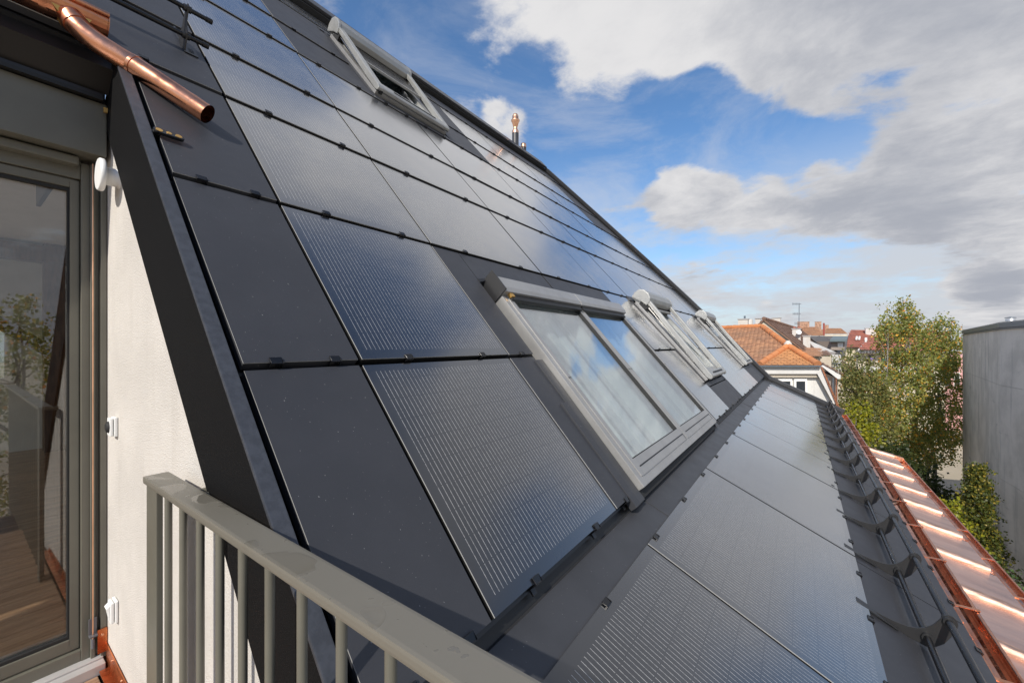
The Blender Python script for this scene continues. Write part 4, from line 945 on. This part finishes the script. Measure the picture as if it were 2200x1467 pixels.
# lattice of solar tubes on its roof: glass plate lying on the right slope
sl1 = (pk + v * 3.0 - UP * 2.75 + u * 7.0); sl2 = (pk + v * 4.6 - UP * 4.25 + u * 7.0)
for k in range(4): MB().prism([sl1 + u * (.62 * k) + UP * .1, sl1 + u * (.62 * k + .5) + UP * .1, sl2 + u * (.62 * k + .5) + UP * .1, sl2 + u * (.62 * k) + UP * .1], UP * .06).build('solar_collector', 'window_dark', BH)
# antenna
AN = at(1716, 742, 33); an = thing('antenna', 'tall thin television antenna mast behind the orange roof', 'antenna', AN)
top = at(1717, 652, 33); MB().tube([AN, top], .025, 6).build('mast', 'zinc', an)
for yy, w, n in ((653, .55, 6), (674, .5, 5), (695, .35, 4)):
    c = at(1717, yy, 33); MB().tube([c - RGT * w, c + RGT * w * .3], .015, 6).build('boom', 'zinc', an)
    mb = MB()
    for k in range(n): q = c - RGT * (w - k * w * 1.2 / n); mb.tube([q - UP * .12, q + UP * .12], .010, 5)
    mb.build('element', 'zinc', an)
# other chimneys and dishes seen over the roofs
ch = chimney(None, at(1711, 745, 31), .52, .5, 1.35, 'chimney_white'); tag(ch, 'tall rendered chimney stack with two pots and a satellite dish', 'chimney')
for dx_ in (-.2, .22): MB().lathe(at(1711, 745, 31) + Vector((dx_ * .7, 0, 1.40)), UP, [(.10, 0), (.08, .16)], 10).build('chimney_pot', 'tile_red', ch)
MB().lathe(at(1716, 714, 30.5), (-FWD + UP * .3 - RGT * .3), [(.17, .06), (.155, .03), (.09, .008), (.015, 0)], 20).build('satellite_dish', 'white_plastic', ch)
ch = chimney(None, at(1733, 744, 29), .42, .4, .72, 'chimney_white'); tag(ch, 'short white chimney stack between brown roofs', 'chimney')
# white gable wall building with dark roof
WG = thing('dark_roof_building', 'low building with dark slate roof, white gable wall and a flat dormer', 'house', at(1775, 750, 36).xy.to_3d() + Vector((0, 0, GZ)))
MB().prism([at(1738, 722, 36), at(1822, 722, 42), at(1815, 765, 34), at(1790, 768, 31)], -UP * .2).build('roof', 'dark_slate', WG)
MB().prism([at(1738, 731, 35.6), at(1795, 756, 30.8), at(1795, 1000, 30.8), at(1738, 1000, 35.6)], FWD * 2).build('house_wall', 'render_white', WG)
d = MB().prism([at(1786, 733, 33), at(1815, 733, 33), at(1815, 752, 33), at(1786, 752, 33)], FWD * 3).build('dormer', 'render_taupe', WG)
MB().prism([at(1783, 730, 32.5), at(1819, 730, 32.5), at(1822, 722, 36), at(1790, 722, 36)], -UP * .15).build('dormer_roof', 'flat_roof', d)
MB().prism([at(1800, 736, 32.95), at(1811, 736, 32.95), at(1811, 745, 32.95), at(1800, 745, 32.95)], FWD * .1).build('blind', 'plaster_white', d)
# small red roof pieces between
SR = thing('small_roof_house', 'low house with small orange tiled roof below the white terrace wall', 'house', at(1745, 765, 25).xy.to_3d() + Vector((0, 0, GZ)))
tiles('roof_tile', [at(1728, 765, 23), at(1765, 765, 25), at(1764, 747, 28), at(1727, 752, 26)], SR, 'tile_orange', .2, .17)
tiles('roof_tile', [at(1766, 764, 26), at(1786, 764, 27), at(1775, 752, 30), at(1764, 752, 29)], SR, 'tile_brown', .2, .17)
quadwall([(1728, 766), (1786, 766), (1786, 1000), (1728, 1000)], 25.2, 3, 'house_wall', 'render_beige', SR)
# far orange houses
def far_house(x0, x1, yr, ye, d, label, tm, cr=(0,), hip=.25):
    h = thing('far_house', label, 'house', at((x0 + x1) / 2, ye, d).xy.to_3d() + Vector((0, 0, GZ)), 'houses on the skyline')
    w = (x1 - x0); a, b = at(x0, ye, d), at(x1, ye, d); c, e = at(x1 - w * hip, yr, d + 5), at(x0 + w * hip * .6, yr, d + 5)
    a2, b2 = a + FWD * 10, b + FWD * 10
    MB().hexa([a - UP * .2, b - UP * .2, b2 - UP * .2, a2 - UP * .2], [a, b, b2, a2]).build('eaves', 'render_grey', h)
    MB().add([a, b, c, e, a2, b2], [[0, 1, 2, 3], [1, 5, 2], [0, 3, 4], [4, 3, 2, 5]]).build('roof', tm, h)
    tiles('roof_tile', [a, b, c, e], h, tm, .45, .42, .04)
    MB().prism([a + RGT * .2 - UP * .2, b - RGT * .2 - UP * .2, b - RGT * .2 - UP * 9, a + RGT * .2 - UP * 9], FWD * 10).build('house_wall', 'render_cream', h)
    for k in cr: chimney(h, at(x0 + w * k, yr + 3, d + 5), .8, .6, 1.0, 'chimney_brick')
    return h
far_house(1692, 1772, 702, 721, 58, 'large far house with orange hip roof and three chimneys on the skyline', 'tile_orange', (.35, .5, .82))
far_house(1770, 1822, 705, 717, 85, 'farther low house with orange roof right of the large hip roof', 'tile_orange', (.1,), .3)
p = at(1770, 720, 56); s_ = MB().tube([p, at(1770, 694, 56)], .11, 8).build('stove_pipe', 'red_paint'); tag(s_, 'thin dark red flue pipe standing over the far orange roofs', 'flue pipe')
# factory chimney with red bands
fc = at(1610, 705, 400); FCH = thing('factory_chimney', 'distant white factory chimney with red bands below its steam plume', 'factory chimney', (fc.x, fc.y, GZ))
for k in range(5): z0, z1 = -11 + k * 7.2, -11 + (k + 1) * 7.2; MB().lathe((fc.x, fc.y, z0), UP, [(3.0, 0), (2.9, 7.2)], 16).build('chimney_band', 'red_paint' if k == 3 else 'chimney_white', FCH)
# red roofed apartment house
RH = thing('red_roof_house', 'cream apartment house with red tiled roof and laundry on its balcony', 'apartment house', at(1900, 800, 46).xy.to_3d() + Vector((0, 0, GZ)))
rA, rB, eB, eA = at(1829, 708, 50), at(2040, 712, 50), at(2040, 745, 45), at(1812, 741, 45)
tiles('roof_tile', [eA, eB, rB, rA], RH, 'tile_red', .34, .33, .03)
MB().hexa([p - UP * .2 for p in (eA, eB, rB, rA)], [p - UP * .02 for p in (eA, eB, rB, rA)]).build('roof', 'tile_red', RH)
lA, lB = at(1843, 751, 44.0), at(2040, 755, 44.0); tiles('roof_tile', [lA, lB, at(2040, 738, 45.5), at(1856, 737, 45.5)], RH, 'tile_red', .34, .33, .03)
MB().prism([lA, at(1843, 753.5, 44.0), at(1857, 739, 45.5), at(1855, 736, 45.5)], RGT * .12).build('barge_board', 'render_white', RH)
MB().prism([at(1816, 743, 45.4), at(2030, 746, 45.4), at(2030, 960, 45.4), at(1816, 960, 45.4)], FWD * 9).build('house_wall', 'render_cream', RH)
chimney(RH, at(1870, 719, 48.5), .95, .7, .75, 'chimney_white')
for x in (1839, 1845): rw = MB().prism([at(x, 724, 47.1), at(x + 4, 724, 47.1), at(x + 3, 730, 46.2), at(x - 1, 730, 46.2)], UP * .1).build('skylight', 'plaster_white', RH)
MB().prism([at(1858, 730, 46.1), at(1863, 730, 46.1), at(1863, 737, 45.9), at(1858, 737, 45.9)], UP * .25).build('skylight', 'plaster_white', RH)
MB().prism([at(1850, 797, 43.4), at(1960, 797, 43.4), at(1960, 788, 43.4), at(1850, 788, 43.4)], FWD * .15).build('balcony_front', 'render_white', RH)
MB().prism([at(1850, 799, 43.4), at(1960, 799, 43.4), at(1960, 796, 43.4), at(1850, 796, 43.4)], FWD * 2).build('balcony_floor', 'render_grey', RH)
MB().prism([at(1846, 752, 44.4), at(1965, 755, 44.4), at(1965, 760, 44.4), at(1846, 758, 44.4)], FWD * .5).build('awning', 'render_grey', RH)
for x0, x1 in ((1866, 1880), (1896, 1910), (1935, 1950)):
    f = MB().prism([at(x0, 762, 45.3), at(x1, 762, 45.3), at(x1, 786, 45.3), at(x0, 786, 45.3)], FWD * .2).build('window', 'render_taupe', RH); MB().prism([at(x0 + 2, 764, 45.25), at(x1 - 2, 764, 45.25), at(x1 - 2, 784, 45.25), at(x0 + 2, 784, 45.25)], FWD * .1).build('pane', 'window_dark', f)
for x, w, m, nm in ((1861, 6, 'cloth_purple', 'purple cloth hanging over the balcony front of the red roofed house, leftmost'), (1870, 7, 'cloth_purple', 'purple cloth hanging beside the orange one on the far balcony'), (1887, 5, 'cloth_orange', 'bright orange cloth hanging on the balcony left of the green one'), (1896, 7, 'cloth_green', 'dark green cloth hanging on the far balcony'), (1906, 7, 'cloth_orange', 'orange cloth hanging right of the green one on the far balcony')):
    n = 5; mb = MB(); d0 = 43.3
    top_ = [at(x + w * k / n, 768, d0) + FWD * (.05 * (k % 2)) for k in range(n + 1)]; bot_ = [at(x + w * k / n, 777 + (k % 2), d0) + FWD * (.07 * (k % 2)) for k in range(n + 1)]
    for k in range(n): mb.hexa([top_[k], top_[k + 1], bot_[k + 1], bot_[k]], [q - FWD * .02 for q in (top_[k], top_[k + 1], bot_[k + 1], bot_[k])])
    tag(mb.build('hanging_cloth', m), nm, 'cloth', 'cloths on the far balcony')
MB().tube([at(1855, 768, 43.3), at(1925, 768, 43.3)], .02, 6).build('clothes_line', 'zinc', RH)
# pink building behind the trees
PB = thing('pink_building', 'pink rendered building glimpsed between the birch and the concrete wall', 'building', at(2055, 900, 52).xy.to_3d() + Vector((0, 0, GZ)))
quadwall([(2000, 772), (2110, 760), (2110, 1000), (2000, 1000)], 52, 8, 'building_wall', 'render_pink', PB)
for x in (2050, 2030):
    f = quadwall([(x, 800), (x + 13, 800), (x + 13, 830), (x, 830)], 51.9, .2, 'window', 'plaster_white', PB); quadwall([(x + 2, 803), (x + 11, 803), (x + 11, 828), (x + 2, 828)], 51.85, .1, 'pane', 'window_dark', f)
quadwall([(1880, 800), (2010, 800), (2010, 960), (1880, 960)], 56, 8, 'building_wall', 'render_white', PB)

# concrete building on the right
CB = thing('concrete_building', 'windowless grey concrete building filling the right edge', 'building', (6, 24, GZ))
c0, c1 = at(2070, 712, 21.5), at(2152, 698, 13.9); zt = c1.z; c0.z = zt; c2 = Vector((c1.x + .35, c1.y - 9, zt))
c3, c4 = c2 + Vector((9, 1, 0)), c0 + Vector((9, 3, 0))
def conc(pts, z0, z1, name, m, **k): return MB().hexa([Vector((p.x, p.y, z0)) for p in pts], [Vector((p.x, p.y, z1)) for p in pts]).build(name, m, CB, **k)
conc([c0, c1, c2, c3, c4], GZ, zt - .02, 'building_wall', 'render_grey')
for pa, pb, nx in ((c0, c1, 3), (c1, c2, 4)):
    wv = pb - pa; wn = Vector((-wv.y, wv.x, 0)).normalized(); wn = wn if wn.x < 0 else -wn
    for i in range(nx):
        zz = GZ
        for hh in (3.2, 3.2, 3.2, zt - .16 - GZ - 9.6):
            q0 = pa + wv * (i / nx) + wv.normalized() * (.004 if i else -.02); q1 = pa + wv * ((i + 1) / nx) - wv.normalized() * .004
            ou = .03 + random.uniform(-.0015, .0015)
            MB().hexa([Vector((p.x, p.y, zz + .004)) for p in (q0, q1, q1 + wn * ou, q0 + wn * ou)], [Vector((p.x, p.y, zz + hh - .004)) for p in (q0, q1, q1 + wn * ou, q0 + wn * ou)]).build('concrete_panel', 'concrete', CB); zz += hh
def off(p, d): return Vector((p.x - d, p.y + d * .2, p.z))
conc([off(c0, .06), off(c1, .06), off(c2, .06), c3, c4], zt - .10, zt + .06, 'parapet_flashing', 'zinc')
conc([off(c0, .03), off(c1, .03), off(c2, .03), c3, c4], zt + .06, zt + .10, 'roof_edge', 'gravel_top')
conc([off(c0, .09), off(c1, .09), off(c2, .09), c3, c4], zt - .16, zt - .13, 'drip_edge', 'zinc')
p = at(2171, 697, 15.5); v_ = MB().lathe((p.x, p.y, zt), UP, [(.13, 0), (.13, .30), (.125, .31)], 20).build('roof_vent', 'zinc_vent', CB); MB().lathe((p.x, p.y, zt + .34), UP, [(.15, 0), (.15, .02), (.02, .05)], 20).build('vent_hood', 'zinc', v_)

# ================================================================== trees and shrubs
def leaf_mesh(name, clumps, n_per, size, droop, m, parent, spread=.35):
    """leaf faces on short hanging twigs spread through each clump"""
    mb_v, mb_f = [], []
    for (c, r) in clumps:
        k = 0
        while k < n_per:
            st = c + Vector((random.gauss(0, 1), random.gauss(0, 1), random.gauss(0, 1))) * r * spread * 1.25
            dr = Vector((random.gauss(0, .5), random.gauss(0, .5), -droop)).normalized() * r * random.uniform(.5, 1.5)
            nl = random.randint(4, 8); k += nl
            for q in range(nl):
                p = st + dr * (q / nl) + Vector((random.gauss(0, 1), random.gauss(0, 1), random.gauss(0, 1))) * size * .45; s_ = size * random.uniform(.55, 1.3)
                a = Vector((random.gauss(0, 1), random.gauss(-.35, 1), random.gauss(.35, .7))).normalized(); b = a.orthogonal().normalized(); b = (b + Vector((0, 0, -.7 * droop))).normalized()
                w = a.cross(b).normalized() * s_ * .42; b = b * s_ * .8; i = len(mb_v)
                mb_v += [p - b * .5, p + w, p + b * .6, p - w]; mb_f.append((i, i + 1, i + 2, i + 3))
    me = bpy.data.meshes.new(name); me.from_pydata(mb_v, [], mb_f); me.materials.append(MAT[m])
    o = bpy.data.objects.new(name, me); COL.objects.link(o); o.parent = parent; o.matrix_parent_inverse = parent_world(parent).inverted(); return o
def lobe_clumps(c, rad, n, r):
    o = []
    for _ in range(n):
        d = Vector((random.gauss(0, 1), random.gauss(0, 1), random.gauss(0, 1))).normalized() * random.uniform(.35, 1.0) ** .6
        p = c + Vector((d.x * rad[0], d.y * rad[1], d.z * rad[2]))
        o.append((p, r * random.uniform(.6, 1.3)))
    return o
def branch(mb, a, b, r0, r1, wob=.12, n=7, mi=0):
    L = (b - a).length; pts = []
    for i in range(n + 1):
        t = i / n; p = a.lerp(b, t); k = math.sin(math.pi * t) * wob * L
        pts.append(p + Vector((mnoise.noise(p * .9), mnoise.noise(p * .9 + Vector((7, 3, 1))), 0)) * k)
    mb.tube(pts, r0, 8, mi=mi, rs=[r0 + (r1 - r0) * i / n for i in range(n + 1)])
def tree(name, label, base, lobes, trunk_tops, m, r0, n_per, size, droop, clr, cl_n, bark='bark', group=None, cat='tree'):
    t = thing(name, label, cat, base, group); mb = MB(); b = Vector(base)
    ends = []
    for tt, rr in trunk_tops:
        branch(mb, b, tt, rr, rr * .15, .05, 9); ends.append(tt)
    for c, rad in lobes:
        tt, rr = min(trunk_tops, key=lambda q: (q[0].xy - c.xy).length)
        k = max(.15, min(.95, (c.z - rad[2] * .7 - b.z) / max(.1, tt.z - b.z))); a = b.lerp(tt, k)
        branch(mb, a, c + Vector((0, 0, rad[2] * .3)), rr * .4, .012, .10)
        for _ in range(5):
            d = Vector((random.gauss(0, 1), random.gauss(0, 1), random.gauss(0, .7))).normalized(); branch(mb, a.lerp(c, .6), c + Vector((d.x * rad[0], d.y * rad[1], d.z * rad[2])) * .8, rr * .15, .008, .1, 5)
    mb.build('trunk', bark, t)
    cl = []
    for c, rad in lobes: cl += lobe_clumps(c, rad, int(cl_n * rad[0] * rad[2]), clr)
    leaf_mesh('crown', cl, n_per, size, droop, m, t)
    return t
def L(x, y, d, rx, rz): return (at(x, y, d), (rx * d / FPX, rx * d / FPX, rz * d / FPX))
tree('birch_tree', 'tallest birch with yellowing leaves in front of the red roofed house', at(2003, 1165, 23.5).xy.to_3d() + Vector((0, 0, GZ)),
     [L(1940, 664, 23, 17, 34), L(1952, 690, 23, 24, 30), L(1900, 702, 22.5, 20, 30), L(1940, 735, 23, 48, 46), L(2010, 715, 24, 34, 40), L(2035, 745, 24.5, 30, 46), L(1975, 790, 23, 66, 50), L(1925, 830, 22, 60, 52), L(2015, 835, 24, 46, 55),
      L(1900, 900, 21.5, 60, 50), L(1960, 905, 22.5, 66, 52), L(2035, 900, 24.5, 34, 60), L(1930, 960, 21.8, 56, 36), L(2000, 965, 23, 44, 42)],
     [(at(1940, 645, 23), .15), (at(2032, 700, 24.3), .12), (at(1905, 880, 22), .09)], 'leaf_birch', .16, 40, .115, 1.1, .46, 48)
tree('leafy_tree', 'olive green rounded tree left of the tall birch', at(1860, 1100, 20).xy.to_3d() + Vector((0, 0, GZ)),
     [L(1840, 785, 20, 26, 34), L(1826, 830, 20, 26, 44), L(1862, 838, 20, 38, 50), L(1838, 885, 19.5, 34, 40), L(1875, 920, 19.5, 40, 40)], [(at(1842, 770, 20), .12)], 'leaf_olive', .12, 32, .11, .7, .42, 80)
tree('yellow_shrub', 'bright yellow green shrub right behind the far end of the copper gutter', at(1830, 960, 15.5).xy.to_3d() + Vector((0, 0, GZ)),
     [L(1838, 885, 16, 20, 24), L(1850, 925, 16, 22, 30), L(1830, 930, 16, 18, 30)], [(at(1840, 890, 16), .06)], 'leaf_yellow', .06, 26, .10, .4, .34, 110, cat='shrub')
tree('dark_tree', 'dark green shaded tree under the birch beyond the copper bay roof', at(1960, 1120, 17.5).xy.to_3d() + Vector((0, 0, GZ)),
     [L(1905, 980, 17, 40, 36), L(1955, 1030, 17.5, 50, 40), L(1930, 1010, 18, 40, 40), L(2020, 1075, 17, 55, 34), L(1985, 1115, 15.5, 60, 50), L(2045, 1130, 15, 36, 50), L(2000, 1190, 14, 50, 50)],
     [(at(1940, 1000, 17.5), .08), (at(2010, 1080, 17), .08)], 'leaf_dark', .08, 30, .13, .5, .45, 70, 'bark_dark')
tree('courtyard_tree', 'green tree across the courtyard, seen mirrored in the balcony door', (15, 1.6, GZ), [((Vector((15, 1.2, -.6))), (2.0, 1.8, 2.2)), (Vector((15.5, 3.0, -1.2)), (1.8, 1.6, 2.0)), (Vector((14.5, -.6, -1.6)), (1.8, 1.6, 2.0)), (Vector((15, 1.4, -3.4)), (2.4, 2.2, 2.0))], [(Vector((15, 1.4, .6)), .16)], 'leaf_birch', .16, 40, .11, .8, .40, 18)
# conifer beside the concrete wall
def conifer(base, top, rb, label):
    t = thing('conifer_tree', label, 'tree', base); b = Vector(base); tp = Vector(top); mb = MB(); branch(mb, b, tp, .10, .012, .01, 8); H = (tp - b).length
    cl = []
    for k in range(230):
        f = (k + random.random()) / 230; z = f ** .85; r = rb * ((1 - z) * H) ** .85; a = random.random() * 6.283
        d = Vector((math.cos(a), math.sin(a), 0)); root = b.lerp(tp, z); end = root + d * r * random.uniform(.8, 1.1) + Vector((0, 0, -.12 * r))
        branch(mb, root, end, .014, .004, .04, 4)
        for q in range(5): cl.append((root.lerp(end, .35 + .16 * q) + Vector((random.gauss(0, .05), random.gauss(0, .05), -.03 * q)), .13))
    mb.build('trunk', 'bark_dark', t)
    leaf_mesh('crown', cl, 20, .07, .8, 'leaf_conifer', t, .42); return t
ctop = at(2098, 998, 12.2); conifer((ctop.x, ctop.y, ctop.z - 5.2), ctop, .30, 'cone shaped conifer with drooping sprays in front of the concrete wall')
tree('light_shrub', 'bright yellow green foliage left of the conifer', at(2040, 1160, 11.6).xy.to_3d() + Vector((0, 0, GZ)), [L(2040, 1085, 10.9, 20, 20), L(2050, 1125, 10.8, 26, 30), L(2085, 1165, 10.7, 22, 26)], [(at(2050, 1110, 11.7), .04)], 'leaf_yellow', .04, 26, .075, .5, .22, 130, 'bark_dark', cat='shrub')
tree('fresh_shrub', 'fresh green leafy shrub at the foot of the concrete wall, lower right', at(2175, 1290, 10).xy.to_3d() + Vector((0, 0, GZ)), [L(2140, 1225, 10.3, 20, 18), L(2178, 1262, 10, 34, 30), L(2210, 1300, 9.6, 34, 34)], [(at(2175, 1250, 10), .04)], 'leaf_fresh', .04, 26, .085, .3, .24, 130, 'bark_dark', cat='shrub')
# low planting that closes the courtyard floor
cl = []
for _ in range(420):
    x = random.uniform(1.8, 5.6); y = random.uniform(4, 18); cl.append((Vector((x, y, GZ + random.uniform(.1, .9))), .5))
gc = thing('x', 'x', 'x'); o = leaf_mesh('ground_cover', cl, 16, .16, .3, 'leaf_dark', gc); o.parent = None; bpy.data.objects.remove(gc); o['kind'] = 'stuff'; o['label'] = 'dark low planting on the courtyard floor'
# planter plants on the terrace
cl = [(at(random.uniform(1768, 1806), random.uniform(766, 782), 26.2), .3) for _ in range(26)]
pl = thing('planter_plant', 'row of leafy plants on the white roof terrace', 'plants', at(1788, 790, 26.2)); leaf_mesh('crown', cl, 18, .10, .4, 'leaf_olive', pl)
